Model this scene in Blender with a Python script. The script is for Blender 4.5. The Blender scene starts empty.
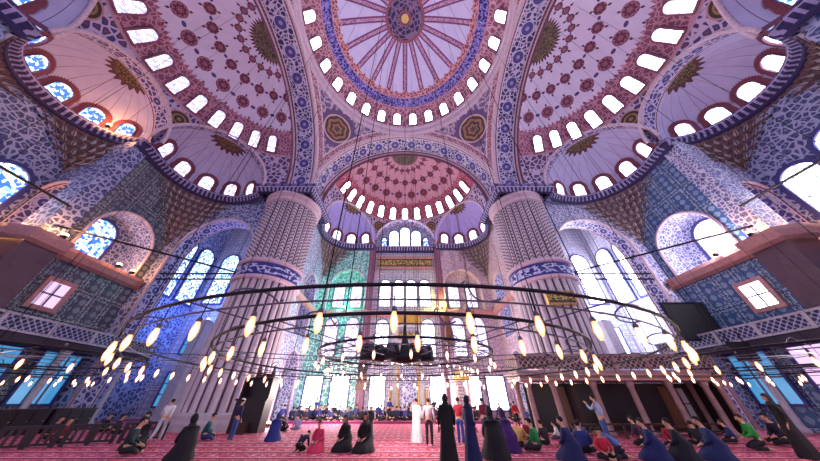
import bpy, bmesh, math, random
from math import sin, cos, pi, sqrt, radians as R_, atan2
from mathutils import Vector as V, Matrix as M
random.seed(7)
C = bpy.context.scene.collection
scn = bpy.context.scene

# ------------------------------------------------------------------ camera
PITCH = R_(36.0); FPX = 236.0; EYE = 1.6; U0 = 405.0; V0 = 230.5
cam_d = bpy.data.cameras.new('camera'); cam = bpy.data.objects.new('camera', cam_d); C.objects.link(cam)
cam_d.sensor_width = 36; cam_d.lens = 36*FPX/820; cam_d.shift_x = (410-U0)/820
cam_d.clip_start = .05; cam_d.clip_end = 400
cam.location = (0, 0, EYE); cam.rotation_euler = (pi/2+PITCH, 0, 0)
scn.camera = cam
def ray(u, v):
    dx = (u-U0)/FPX; dy = (V0-v)/FPX
    return V((dx, cos(PITCH)-dy*sin(PITCH), sin(PITCH)+dy*cos(PITCH)))
def floor_at(u, v, z=0.0):
    r = ray(u, v); s = (z-EYE)/r.z
    return r.x*s, r.y*s

# ------------------------------------------------------------------ node expressions
class Ex:
    def __init__(s, m, k): s.m = m; s.k = k
    def _b(s, o, op, rev=False):
        n = s.m.nt.nodes.new('ShaderNodeMath'); n.operation = op
        a, b = (o, s) if rev else (s, o)
        for i, q in enumerate((a, b)):
            if isinstance(q, Ex): s.m.nt.links.new(q.k, n.inputs[i])
            elif q is not None: n.inputs[i].default_value = q
        return Ex(s.m, n.outputs[0])
    def __add__(s, o): return s._b(o, 'ADD')
    __radd__ = __add__
    def __mul__(s, o): return s._b(o, 'MULTIPLY')
    __rmul__ = __mul__
    def __sub__(s, o): return s._b(o, 'SUBTRACT')
    def __rsub__(s, o): return s._b(o, 'SUBTRACT', True)
    def __truediv__(s, o): return s._b(o, 'DIVIDE')
    def __lt__(s, o): return s._b(o, 'LESS_THAN')
    def __gt__(s, o): return s._b(o, 'GREATER_THAN')
    def __and__(s, o): return s._b(o, 'MINIMUM')
    def __or__(s, o): return s._b(o, 'MAXIMUM')
    def pow(s, o): return s._b(o, 'POWER')
    def fl(s): return s._b(None, 'FLOOR')
    def fr(s): return s._b(None, 'FRACT')
    def abs(s): return s._b(None, 'ABSOLUTE')
    def sin(s): return s._b(None, 'SINE')
    def cos(s): return s._b(None, 'COSINE')
    def sqrt(s): return s._b(None, 'SQRT')
    def atan2(s, o): return s._b(o, 'ARCTAN2')
    def mod(s, o): return s._b(o, 'FLOORED_MODULO')
    def pp(s, o): return s._b(o, 'PINGPONG')
    def inv(s): return 1.0 - s
def hyp(a, b): return (a*a+b*b).sqrt()
def col(c):                                     # 0-255 display values to linear
    f = lambda x: (x/255/12.92) if x <= 10 else ((x/255+.055)/1.055)**2.4
    return (f(c[0]), f(c[1]), f(c[2]), 1)
class Mat:
    def __init__(s, name, rough=.6, metal=0.0):
        s.mat = bpy.data.materials.new(name); s.mat.use_nodes = True
        s.nt = s.mat.node_tree; s.nt.nodes.clear()
        s.out = s.nt.nodes.new('ShaderNodeOutputMaterial')
        s.p = s.nt.nodes.new('ShaderNodeBsdfPrincipled')
        s.p.inputs['Roughness'].default_value = rough; s.p.inputs['Metallic'].default_value = metal
        s.nt.links.new(s.p.outputs[0], s.out.inputs[0])
    def uv(s, layer='UVMap'):
        n = s.nt.nodes.new('ShaderNodeUVMap'); n.uv_map = layer
        x = s.nt.nodes.new('ShaderNodeSeparateXYZ'); s.nt.links.new(n.outputs[0], x.inputs[0])
        return Ex(s, x.outputs[0]), Ex(s, x.outputs[1])
    def obj(s):
        n = s.nt.nodes.new('ShaderNodeTexCoord')
        x = s.nt.nodes.new('ShaderNodeSeparateXYZ'); s.nt.links.new(n.outputs['Object'], x.inputs[0])
        return Ex(s, x.outputs[0]), Ex(s, x.outputs[1]), Ex(s, x.outputs[2])
    def vec(s, u, v, w=0.0):
        n = s.nt.nodes.new('ShaderNodeCombineXYZ')
        for i, q in enumerate((u, v, w)):
            if isinstance(q, Ex): s.nt.links.new(q.k, n.inputs[i])
            else: n.inputs[i].default_value = q
        return n.outputs[0]
    def vor(s, vec, scale=1, feature='F1', rnd=1.0, out='Distance'):
        n = s.nt.nodes.new('ShaderNodeTexVoronoi'); n.feature = feature
        s.nt.links.new(vec, n.inputs['Vector']); n.inputs['Scale'].default_value = scale
        n.inputs['Randomness'].default_value = rnd
        return n.outputs[out] if out == 'Color' else Ex(s, n.outputs[out])
    def noise(s, vec, scale=1, det=2):
        n = s.nt.nodes.new('ShaderNodeTexNoise'); s.nt.links.new(vec, n.inputs['Vector'])
        n.inputs['Scale'].default_value = scale; n.inputs['Detail'].default_value = det
        return Ex(s, n.outputs[0])
    def mix(s, f, a, b):
        n = s.nt.nodes.new('ShaderNodeMix'); n.data_type = 'RGBA'
        for i, q in ((0, f), (6, a), (7, b)):
            if isinstance(q, Ex): s.nt.links.new(q.k, n.inputs[i])
            elif isinstance(q, (tuple, list)): n.inputs[i].default_value = col(q)
            elif isinstance(q, (int, float)): n.inputs[i].default_value = q
            else: s.nt.links.new(q, n.inputs[i])
        return n.outputs[2]
    def base(s, c):
        if isinstance(c, (tuple, list)): s.p.inputs['Base Color'].default_value = col(c)
        else: s.nt.links.new(c, s.p.inputs['Base Color'])
        return s
    def emit(s, c, st):
        for i, q in (('Emission Color', c), ('Emission Strength', st)):
            if isinstance(q, (tuple, list)): s.p.inputs[i].default_value = col(q)
            elif isinstance(q, (int, float)): s.p.inputs[i].default_value = q
            elif isinstance(q, Ex): s.nt.links.new(q.k, s.p.inputs[i])
            else: s.nt.links.new(q, s.p.inputs[i])
        return s
    def bump(s, h, st=.4, dist=.05):
        n = s.nt.nodes.new('ShaderNodeBump'); n.inputs['Strength'].default_value = st; n.inputs['Distance'].default_value = dist
        s.nt.links.new(h.k, n.inputs['Height']); s.nt.links.new(n.outputs[0], s.p.inputs['Normal'])
        return s

def plain(name, c, rough=.6, metal=0.0, var=.12, sc=6):
    m = Mat(name, rough, metal); x, y, z = m.obj()
    n = m.noise(m.vec(x, y, z), sc, 3)
    d = tuple(max(0, k*(1-var*1.6)) for k in c); l = tuple(min(255, k*(1+var)) for k in c)
    return m.base(m.mix(n, d, l)).mat

# ------------------------------------------------------------------ materials
def mat_dome():
    m = Mat('dome_paint', .7); th, rho = m.uv()          # th in turns, rho metres from the crown
    vec = m.vec(th*60.0, rho*1.6)
    fl = m.vor(m.vec(th*150.0, rho*2.6), 1.0, 'DISTANCE_TO_EDGE')
    vine = fl < .09
    k = (th*20.0).fr()-.5                                # twenty sectors
    w = rho*(2*pi/20)                                    # sector width in metres
    dist = (.5-k.abs())*w                                # metres from the nearest spoke
    spoke = dist < .34
    spk_c = m.mix((dist < .16), (120, 62, 118), m.mix(vine, (166, 108, 150), (214, 176, 208)))
    lav = m.mix(m.noise(vec, .7, 3), (200, 190, 238), (226, 220, 250))
    flor = m.mix(vine, (150, 70, 96), (226, 170, 170))
    # scalloped edge of the white sectors
    sc = ((k.abs()*w-.95).abs()*-.7+8.55) - (k.abs() > .37)*.55
    step = (((k.abs()*w)*2.2).fl()*.28)*-1.0+8.75
    inner = rho < (step & sc+.4)
    c = m.mix(inner, flor, m.mix(spoke, lav, spk_c))
    # blue calligraphic ring
    blue = (rho > 9.15) & (rho < 10.2)
    wr = m.noise(m.vec(th*170.0, rho*2.2), 1.0, 4)
    bc = m.mix(((wr-.5).abs() < .045), (48, 40, 128), (166, 150, 224))
    c = m.mix(blue, c, bc)
    edge = (((rho-9.1).abs() < .06) | ((rho-10.22).abs() < .07))
    c = m.mix(edge, c, (206, 150, 170))
    outer = rho > 10.28
    c = m.mix(outer, c, m.mix(vine, (158, 92, 118), (224, 176, 186)))
    # crown medallion
    med = rho < 2.45
    sp = m.vor(m.vec(th*14.0, rho*2.2), 1.0, 'DISTANCE_TO_EDGE') < .1
    mc = m.mix(sp, (50, 40, 86), (136, 110, 150))
    c = m.mix(med, c, mc)
    ring = ((rho-2.45).abs() < .16) | ((rho-.75).abs() < .1)
    c = m.mix(ring, c, (150, 84, 96))
    c = m.mix(rho < .5, c, (236, 196, 120))
    return m.base(c).mat

def mat_semidome(name, ground, ground2, dark, dark2, red):
    m = Mat(name, .7); th, ph = m.uv()                   # degrees round, degrees up
    cw = 180/10.0; rw = 12.0
    row = ((ph-44.0)/rw).fl()
    off = row.mod(2.0)*.5
    cu = (th/cw+off).fr()-.5; cv = ((ph-44.0)/rw).fr()-.5
    cosph = (ph*(pi/180)).cos()
    du = cu*(cosph*(cw*pi/180*11.0)); dv = cv*(rw*pi/180*11.0)
    r = hyp(du, dv)
    rad = cosph*.86+.12
    big = r < rad
    ang = du.atan2(dv)
    lace = ((r*14.0+(ang*8.0).sin()*1.2).sin() > .15)
    mc = m.mix(lace, dark, dark2)
    pend = (du.abs()*1.6+(dv.abs()-rad-.18).abs() < .2)
    small = (hyp((cu.abs()-.5)*(cosph*2.4), dv) < cosph*.28)
    n = m.noise(m.vec(th*.15, ph*.15), 1.0, 3)
    c = m.mix(n, ground, ground2)
    c = m.mix(small, c, (74, 62, 130))
    c = m.mix(pend, c, dark)
    c = m.mix(big, c, mc)
    # zigzag red zone round the windows
    tri = ((th/(180/56.0)).fr()-.5).abs()*5.0
    zone = ph < (tri+40.5)
    v = m.vor(m.vec(th*.42, ph*.42), 1.0, 'DISTANCE_TO_EDGE') < .1
    c = m.mix(zone, c, m.mix(v, red, tuple(min(255, q+62) for q in red)))
    low = ph < 24.5
    v2 = m.vor(m.vec(th*.33, ph*.33), 1.0, 'DISTANCE_TO_EDGE')
    lc = m.mix(v2 < .12, m.mix((v2 > .3), (64, 56, 116), (118, 68, 88)), (198, 176, 206))
    c = m.mix(low, c, lc)
    c = m.mix((ph-24.5).abs() < .7, c, (196, 150, 168))
    # half medallion at the crown
    q = (90.0-ph)
    cr = q < 9.5
    la = m.vor(m.vec(th*.2, q*.4), 1.0, 'DISTANCE_TO_EDGE') < .12
    c = m.mix(cr, c, m.mix(la, (44, 36, 48), (124, 104, 86)))
    fringe = (q > 9.5) & (q < ((th/9.0).fr()-.5).abs()*5.0+9.3)
    c = m.mix(fringe, c, dark)
    rr = hyp((th.abs()-25.0)*.18, (ph-17.5)*.19)
    c = m.mix(rr < .95, c, (190, 140, 150))
    c = m.mix(rr < .82, c, m.mix(((rr*16.0).sin()) > .2, (60, 44, 50), (150, 116, 72)))
    return m.base(c).mat

def mat_exedra(name, g1, g2, star):
    m = Mat(name, .7); th, ph = m.uv()
    n = m.noise(m.vec(th*.1, ph*.1), 1.0, 3)
    c = m.mix(n, g1, g2)
    # gilded star below the crown, centred on the axis
    thr = th*(pi/180); q = (90.0-ph)*.0175; x = thr.sin()*q; y = thr.cos()*q
    r = hyp(x, y); a = x.atan2(y)
    st = r < ((a*18.0).sin()*.045+.36)
    st2 = r < .27
    v = m.vor(m.vec(x, y), 22.0, 'DISTANCE_TO_EDGE') < .14
    c = m.mix(st, c, (96, 56, 62))
    c = m.mix(st2, c, m.mix(v, star, (70, 58, 40)))
    low = ph < 5.0
    c = m.mix(low, c, (128, 74, 100))
    thin = ((th/15.0).fr()-.5).abs() < .018
    c = m.mix(thin, c, (110, 84, 130))
    return m.base(c).mat

def mat_tile(name, bg, bg2, line, sc=1.25, lw=.075, dot=None):
    m = Mat(name, .42); u, v = m.uv()
    vec = m.vec(u, v)
    e = m.vor(vec, sc, 'DISTANCE_TO_EDGE', .9)
    f = m.vor(vec, sc, 'F1', .9)
    n = m.noise(vec, .35, 2)
    c = m.mix(n, bg, bg2)
    if dot: c = m.mix(f < .17, c, dot)
    c = m.mix(e < lw, c, line)
    e2 = m.vor(vec, sc*2.7, 'DISTANCE_TO_EDGE', 1.0)
    c = m.mix((e2 < .04)*.55, c, line)
    return m.base(c).bump(e, .25, .03).mat

def mat_panel(name, a, b, line, pw=1.5, ph=2.6):
    "framed tile panels: each field a small diaper pattern inside a border"
    m = Mat(name, .4); u, v = m.uv()
    cu = (u/pw).fr(); cv = (v/ph).fr()
    bx = ((cu-.5).abs()*-pw+pw/2) & ((cv-.5).abs()*-ph+ph/2)
    dia = (((u*5.0+v*5.0).sin()*(u*5.0-v*5.0).sin()) > .1)
    n = m.noise(m.vec((u/pw).fl(), (v/ph).fl()), 3.7, 0)
    c = m.mix(dia, m.mix(n, a, b), m.mix(n, b, line))
    fl = m.vor(m.vec(u, v), 4.0, 'DISTANCE_TO_EDGE') < .08
    c = m.mix(bx < .26, c, m.mix(fl, b, line))
    c = m.mix((bx-.26).abs() < .025, c, (40, 34, 60))
    c = m.mix(bx < .03, c, (36, 30, 54))
    return m.base(c).mat

def mat_band(name, bg, bg2, flower, border, W):
    "band pattern: u along in metres, v across in metres of total width W"
    m = Mat(name, .5); u, v = m.uv()
    e = m.vor(m.vec(u, v), 2.3, 'DISTANCE_TO_EDGE')
    c = m.mix(e < .11, m.mix(m.noise(m.vec(u, v), .6, 2), bg, bg2), flower)
    per = 2.6
    r = hyp(((u/per).fr()-.5)*per, v-W/2)
    a = (((u/per).fr()-.5)*per).atan2(v-W/2)
    c = m.mix(r < W*.22+((a*8.0).sin()*.06), c, (72, 70, 150))
    c = m.mix((r-W*.22).abs() < .05, c, flower)
    c = m.mix(r < W*.07, c, (170, 150, 200))
    d = (v-W/2).abs()*-1.0+W/2
    c = m.mix(d < W*.13, c, m.mix(((u*3.0).fr() > .5), border, tuple(int(q*.62) for q in border)))
    c = m.mix((d-W*.13).abs() < W*.022, c, (232, 216, 230))
    c = m.mix(d < W*.035, c, (226, 206, 222))
    return m.base(c).bump(e, .2, .02).mat

def mat_pend():
    m = Mat('pendentive_paint', .6); u, v = m.uv(); d, h = m.uv('edge')
    e = m.vor(m.vec(u, v), 1.25, 'DISTANCE_TO_EDGE')
    c = m.mix(e < .1, m.mix(m.noise(m.vec(u, v), .5, 2), (104, 96, 148), (136, 116, 150)), (206, 188, 214))
    v2 = m.vor(m.vec(u, v), 3.0, 'DISTANCE_TO_EDGE')
    c = m.mix((v2 < .05)*.7, c, (122, 66, 96))
    r = hyp(u, v)
    a = u.atan2(v)
    c = m.mix(r < ((a*16.0).sin()*.16+2.6), c, (112, 84, 130))
    c = m.mix(r < 1.8, c, m.mix(((r*9.0+(a*6.0).sin()).sin() > 0.0), (168, 120, 88), (74, 58, 70)))
    c = m.mix((r-1.85).abs() < .09, c, (220, 190, 190))
    c = m.mix(d < .8, c, m.mix(m.vor(m.vec(u, v), 3.4, 'DISTANCE_TO_EDGE') < .1, (138, 74, 92), (212, 170, 186)))
    c = m.mix((d-.8).abs() < .06, c, (226, 204, 220))
    c = m.mix(d < .3, c, (232, 208, 220))
    return m.base(c).mat

def mat_callig(name, bg, ink, sc=1.0, rim=None, H=1.0):
    m = Mat(name, .45); u, v = m.uv()
    n = m.noise(m.vec(u*1.6*sc, v*2.4*sc), 1.0, 3)
    ins = (v > H*.2) & (v < H*.8)
    c = m.mix((((n-.5).abs() < .05) & ins), bg, ink)
    if rim: c = m.mix(((v < H*.08) | (v > H*.92)), c, rim)
    return m.base(c).mat

def mat_column(name, chev):
    m = Mat(name, .45); u, v = m.uv()                    # u = reed number, v = metres
    n = m.noise(m.vec(u*.5, v*.35), 1.0, 4)
    c = m.mix(n, (188, 172, 188), (232, 222, 232))
    ctr = (u.fr()-.5).abs()
    if chev:
        z = ((v*2.4+ctr*1.6).fr() < .42) & (ctr < .34)
        c = m.mix(z, c, (108, 62, 88))
        c = m.mix((ctr > .4), c, (86, 50, 70))  # groove shade painted between the reeds
    else:
        s = m.noise(m.vec(u*3.0, v*.8), 1.0, 3)
        c = m.mix((s > .56)*.4, c, (176, 148, 172))
        c = m.mix((ctr > .38), c, (92, 58, 78))  # shade of the deep grooves put into the marble colour
    return m.base(c).mat

def mat_stained(name, st, tint=(255, 255, 255), c1=(70, 120, 235), c2=(250, 190, 210), frac=.42, sc=5.0):
    m = Mat(name, .2); u, v = m.uv(); vec = m.vec(u, v)
    n = m.nt.nodes.new('ShaderNodeTexVoronoi'); m.nt.links.new(vec, n.inputs['Vector']); n.inputs['Scale'].default_value = sc
    x = m.nt.nodes.new('ShaderNodeSeparateColor'); m.nt.links.new(n.outputs['Color'], x.inputs[0])
    r = Ex(m, x.outputs[0]); g = Ex(m, x.outputs[1])
    c = m.mix(g > .5, c1, c2)
    c = m.mix(r > frac, c, tint)
    e = m.vor(vec, sc, 'DISTANCE_TO_EDGE')
    c = m.mix(e < .05, c, (70, 66, 120))
    m.base((20, 20, 30)); m.emit(c, st)
    return m.mat

def mat_grid_window(name, st, tint, tint2=(255, 252, 255)):
    m = Mat(name, .2); u, v = m.uv()
    n = m.noise(m.vec(u, v), .9, 2)
    m.base((30, 30, 40)); m.emit(m.mix(n, tint, tint2), st)
    return m.mat

def mat_carpet():
    m = Mat('red_prayer_carpet', .9); u, v = m.uv()
    e = m.vor(m.vec(u, v), 4.5, 'DISTANCE_TO_EDGE')
    c = m.mix(m.noise(m.vec(u, v), .5, 2), (168, 22, 58), (190, 36, 76))
    c = m.mix(e < .07, c, (226, 120, 146))
    cu = (u/.75).fr()-.5; cv = (v/1.25).fr()
    niche = (hyp(cu, (cv-.62)*1.2) < .3)
    c = m.mix(((hyp(cu, (cv-.6)*1.2)-.3).abs() < .035), c, (110, 18, 60))
    c = m.mix((hyp(cu, (cv-.6)*1.4) < .1), c, (238, 168, 178))
    row = cv < .2
    c = m.mix(row, c, m.mix((u*6.0).fr() > .5, (120, 24, 86), (90, 22, 78)))
    c = m.mix((cv-.23).abs() < .03, c, (240, 176, 190))
    nz = m.noise(m.vec(u, v), 160.0, 2)
    return m.base(c).bump(nz, .4, .01).mat

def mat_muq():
    m = Mat('muqarnas_stone', .75); u, v = m.uv()          # u = cell, v = row: recess shade painted into niches and creases, inside a pale rim
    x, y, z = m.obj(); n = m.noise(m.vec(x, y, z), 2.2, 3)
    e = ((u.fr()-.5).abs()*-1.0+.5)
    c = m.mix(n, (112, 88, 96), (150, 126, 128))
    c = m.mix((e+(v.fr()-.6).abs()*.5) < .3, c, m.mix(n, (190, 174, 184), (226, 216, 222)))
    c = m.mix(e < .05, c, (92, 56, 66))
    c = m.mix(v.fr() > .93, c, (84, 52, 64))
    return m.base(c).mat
def mat_wood(name, c):
    m = Mat(name, .45); x, y, z = m.obj()
    n = m.noise(m.vec(x*14.0, y*14.0, z*1.2), 1.0, 4)
    return m.base(m.mix(n, tuple(int(k*.6) for k in c), c)).mat
def mat_marble(name, a, b):
    m = Mat(name, .35); x, y, z = m.obj()
    n = m.noise(m.vec(x, y, z), 1.3, 5)
    w = ((n*14.0+z*.8).sin().abs() < .16)
    return m.base(m.mix(w*.35, m.mix(n, a, b), tuple(int(k*.75) for k in a))).mat
def mat_lattice(name, a, b):
    m = Mat(name, .5); u, v = m.uv()
    s = ((u*9.0+v*9.0).sin()*(u*9.0-v*9.0).sin()).abs()
    return m.base(m.mix(s < .28, b, a)).mat
def mat_cornice():
    m = Mat('cornice_paint', .6); u, v = m.uv()
    k = (u/.46).fr()
    c = m.mix((k < .4) & (v > .45), (46, 38, 92), (170, 158, 204))
    c = m.mix((v > 1.25), c, m.mix((u/.9).fr() < .3, (120, 104, 160), (60, 46, 104)))
    c = m.mix((v-1.2).abs() < .05, c, (196, 180, 214))
    return m.base(c).mat

MT = dict(
    dome=mat_dome(),
    semi_rose=mat_semidome('semidome_paint_rose', (194, 132, 156), (220, 168, 186), (92, 30, 52), (150, 72, 94), (150, 60, 84)),
    semi_lav=mat_semidome('semidome_paint_lavender', (206, 192, 228), (230, 220, 244), (96, 40, 66), (158, 98, 126), (140, 82, 106)),
    ex_lav=mat_exedra('exedra_paint_lavender', (184, 178, 224), (216, 210, 242), (150, 118, 74)),
    ex_blue=mat_exedra('exedra_paint_blue', (150, 140, 222), (196, 178, 240), (176, 132, 96)),
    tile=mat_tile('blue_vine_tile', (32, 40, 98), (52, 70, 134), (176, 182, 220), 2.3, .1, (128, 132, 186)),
    tile_fine=mat_tile('fine_blue_tile', (58, 72, 142), (98, 114, 178), (220, 216, 238), 3.2, .1),
    tile_teal_light=mat_tile('teal_light_tile', (40, 150, 150), (86, 186, 176), (200, 236, 226), 1.9, .08),  # teal stained light put into the tile colour
    tile_pale=mat_tile('pale_rose_tile', (206, 186, 200), (226, 208, 214), (176, 140, 166), 1.7, .06, (180, 160, 200)),
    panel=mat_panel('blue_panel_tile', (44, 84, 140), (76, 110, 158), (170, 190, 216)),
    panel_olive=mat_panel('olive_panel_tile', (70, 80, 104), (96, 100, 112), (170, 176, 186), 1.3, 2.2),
    panel_pale=mat_panel('pale_panel_tile', (150, 164, 200), (196, 190, 216), (236, 228, 240), 1.6, 3.0),
    band=mat_band('arch_band_blue', (40, 38, 100), (62, 54, 124), (206, 196, 228), (150, 92, 132), 2.9),
    band_s=mat_band('arch_band_narrow', (58, 62, 136), (92, 78, 150), (206, 196, 228), (158, 98, 134), 1.8),
    pend=mat_pend(),
    callig=mat_callig('blue_calligraphy_band', (40, 42, 138), (206, 206, 240), .9, (206, 162, 184), 1.5),
    callig_gold=mat_callig('gold_calligraphy_panel', (52, 58, 44), (222, 184, 96), 1.5, (172, 110, 84), 1.5),
    col_up=mat_column('column_painted_reeds', True), col_lo=mat_column('column_marble_reeds', False),
    trim=plain('pink_white_moulding', (224, 196, 212), .5), trim_d=plain('plum_moulding', (140, 84, 112), .5),
    trim_r=plain('rose_string_course', (198, 142, 140), .5),
    marble=mat_marble('grey_marble', (176, 168, 184), (212, 204, 214)),
    marble_warm=mat_marble('warm_marble', (142, 104, 108), (186, 148, 146)),
    marble_brown=mat_marble('brown_marble', (84, 58, 72), (116, 86, 98)),
    glass_w=mat_stained('stained_glass_bright', 2.4, (255, 250, 255), (150, 180, 250), (250, 205, 225), .3, 4.5),
    glass_b=mat_stained('stained_glass_blue', 1.15, (236, 244, 255), (40, 96, 226), (126, 188, 246), .45, 4.5),
    glass_p=mat_stained('stained_glass_pink', 1.15, (252, 240, 252), (150, 150, 232), (214, 150, 210), .4, 6.0),
    glass_c=mat_stained('stained_glass_clear', 5.0, (255, 252, 255), (206, 216, 252), (252, 226, 240), .25, 4.0),
    day=mat_grid_window('daylit_window_glass', 4.0, (214, 220, 255)),
    day_b=mat_grid_window('daylit_blue_glass', .36, (50, 130, 200), (90, 170, 220)),
    day_p=mat_grid_window('daylit_pink_glass', .6, (235, 170, 215), (190, 190, 240)),
    carpet=mat_carpet(), muq=mat_muq(), cornice=mat_cornice(),
    lattice=mat_lattice('pierced_marble_lattice', (170, 176, 214), (52, 44, 76)),
    lattice_w=mat_lattice('pierced_rose_lattice', (180, 140, 140), (48, 28, 40)),
    iron=plain('black_iron', (30, 28, 40), .45, .6), iron_l=plain('grey_iron', (96, 92, 112), .4, .6),
    gold=plain('gilding', (214, 166, 84), .35, .5), black=plain('black_cloth_board', (22, 20, 30), .7),
    wood=mat_wood('dark_wood', (74, 42, 36)), wood_b=mat_wood('black_stained_wood', (40, 26, 36)),
    wood_m=mat_wood('brown_wood', (132, 82, 58)),
    lead=plain('window_frame_plum', (120, 70, 100), .5), lead_b=plain('window_frame_blue', (70, 70, 140), .5),
    lead_g=plain('window_frame_grey', (126, 118, 138), .5),
    crown=plain('window_crown_red', (132, 62, 78), .6, 0, .3, 9),
    ceil=plain('gallery_soffit', (58, 48, 66), .7), stone=plain('pale_stone', (190, 176, 190), .7),
)

# ------------------------------------------------------------------ mesh helpers
def link(name, me, mat=None, parent=None, loc=None, mw=None):
    o = bpy.data.objects.new(name, me); C.objects.link(o)
    if mat is not None and me is not None and len(me.materials) == 0: me.materials.append(mat)
    if parent is not None: o.parent = parent
    if loc is not None: o.location = loc
    if mw is not None: o.matrix_world = mw
    return o
def tag(o, label, cat, group=None, kind=None):
    o['label'] = label; o['category'] = cat
    if group: o['group'] = group
    if kind: o['kind'] = kind
    return o
def mesh(bm, smooth=False, name='mesh'):
    me = bpy.data.meshes.new(name); bm.to_mesh(me); bm.free()
    if smooth:
        for p in me.polygons: p.use_smooth = True
    return me
def surf(f, nu, nv, uvf=None, smooth=True, edge=None, closed=False):
    "grid surface from f(i/nu, j/nv) with UVs in uvf"
    bm = bmesh.new(); L = bm.loops.layers.uv.new('UVMap'); L2 = bm.loops.layers.uv.new('edge') if edge else None
    P = [[bm.verts.new(f(i/nu, j/nv)) for j in range(nv+1)] for i in range(nu+1)]
    for i in range(nu):
        for j in range(nv):
            try: fc = bm.faces.new((P[i][j], P[i+1][j], P[i+1][j+1], P[i][j+1]))
            except ValueError: continue
            for lp, (a, b) in zip(fc.loops, ((i, j), (i+1, j), (i+1, j+1), (i, j+1))):
                if uvf: lp[L].uv = uvf(a/nu, b/nv)
                if edge: lp[L2].uv = edge(a/nu, b/nv)
    return mesh(bm, smooth)
def add_box(bm, c, s, rz=0.0, L=None, taper=1.0, mt=None):
    m = M.Translation(V(c)) @ M.Rotation(rz, 4, 'Z')
    if mt is not None: m = mt @ m
    hx, hy, hz = s[0]/2, s[1]/2, s[2]/2
    vs = []
    for z in (-1, 1):
        t = taper if z > 0 else 1
        for x, y in ((-1, -1), (1, -1), (1, 1), (-1, 1)):
            vs.append(bm.verts.new(m @ V((x*hx*t, y*hy*t, z*hz))))
    L = L or bm.loops.layers.uv.get('UVMap') or bm.loops.layers.uv.new('UVMap')
    for q in ((3, 2, 1, 0), (4, 5, 6, 7), (0, 1, 5, 4), (1, 2, 6, 5), (2, 3, 7, 6), (3, 0, 4, 7)):
        f = bm.faces.new([vs[k] for k in q])
        a = (vs[q[1]].co-vs[q[0]].co); b = (vs[q[3]].co-vs[q[0]].co)
        for lp, (x, y) in zip(f.loops, ((0, 0), (a.length, 0), (a.length, b.length), (0, b.length))):
            lp[L].uv = (x, y)
def boxes(*bs):
    bm = bmesh.new()
    for b in bs: add_box(bm, *b)
    return mesh(bm)
def add_tube(bm, pts, r, n=8, closed=False, caps=True):
    pts = [V(p) for p in pts]; N = len(pts); rings = []
    rr = r if isinstance(r, (list, tuple)) else [r]*N
    ref = None
    for i, p in enumerate(pts):
        a = pts[(i-1) % N] if (i > 0 or closed) else p
        b = pts[(i+1) % N] if (i < N-1 or closed) else p
        d = (b-a)
        if d.length < 1e-9: d = V((0, 0, 1))
        d.normalize()
        if ref is None or abs(ref.dot(d)) > .98: ref = V((0, 0, 1)) if abs(d.z) < .9 else V((1, 0, 0))
        x = d.cross(ref).normalized(); y = d.cross(x)
        rings.append([bm.verts.new(p+(x*cos(2*pi*k/n)+y*sin(2*pi*k/n))*rr[i]) for k in range(n)])
    for i in range(N if closed else N-1):
        A, B = rings[i], rings[(i+1) % N]
        for k in range(n): bm.faces.new((A[k], A[(k+1) % n], B[(k+1) % n], B[k]))
    if caps and not closed:
        bm.faces.new(rings[0][::-1]); bm.faces.new(rings[-1])
def tube(pts, r, n=8, closed=False):
    bm = bmesh.new(); add_tube(bm, pts, r, n, closed); return mesh(bm, True)
def add_lathe(bm, prof, n=16, c=(0, 0, 0)):
    c = V(c); rings = []
    for r, z in prof:
        rings.append([bm.verts.new(c+V((r*cos(2*pi*k/n), r*sin(2*pi*k/n), z))) for k in range(n)])
    for A, B in zip(rings, rings[1:]):
        for k in range(n): bm.faces.new((A[k], A[(k+1) % n], B[(k+1) % n], B[k]))
    bm.faces.new(rings[0][::-1]); bm.faces.new(rings[-1])
def lathe(prof, n=16, smooth=True):
    bm = bmesh.new(); add_lathe(bm, prof, n); return mesh(bm, smooth)
def add_ell(bm, c, s, rot=None, n=12, m=8):
    mt = M.Translation(V(c)) @ (rot.to_4x4() if rot is not None else M.Identity(4)) @ M.Diagonal((s[0], s[1], s[2], 1))
    bmesh.ops.create_uvsphere(bm, u_segments=n, v_segments=m, radius=1, matrix=mt)
def sweep(path, prof, closed=False, up=V((0, 0, 1)), side=1):
    "profile points (out, z, v) swept along a plan path; out is measured to the left of the path times side"
    bm = bmesh.new(); L = bm.loops.layers.uv.new('UVMap'); P = [V(p) for p in path]; N = len(P); rows = []; s = 0; S = []
    for i, p in enumerate(P):
        a = P[max(0, i-1)]; b = P[min(N-1, i+1)]
        if closed: a = P[(i-1) % N]; b = P[(i+1) % N]
        d = (b-a); d.z = 0; d.normalize(); nrm = V((-d.y, d.x, 0))*side
        if i: s += (P[i]-P[i-1]).length
        S.append(s)
        rows.append([bm.verts.new(p+nrm*o+up*z) for o, z in prof])
    for i in range(N-1 if not closed else N):
        j = (i+1) % N
        vv = 0
        for k in range(len(prof)-1):
            dv = sqrt((prof[k+1][0]-prof[k][0])**2+(prof[k+1][1]-prof[k][1])**2)
            f = bm.faces.new((rows[i][k], rows[j][k], rows[j][k+1], rows[i][k+1]))
            sj = S[j] if j else s+(P[0]-P[-1]).length
            for lp, q in zip(f.loops, ((S[i], vv), (sj, vv), (sj, vv+dv), (S[i], vv+dv))): lp[L].uv = q
            vv += dv
    return mesh(bm)
def struct(name, me, mat, label, cat, group=None):
    return tag(link(name, me, mat), label, cat, group, 'structure')

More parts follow.
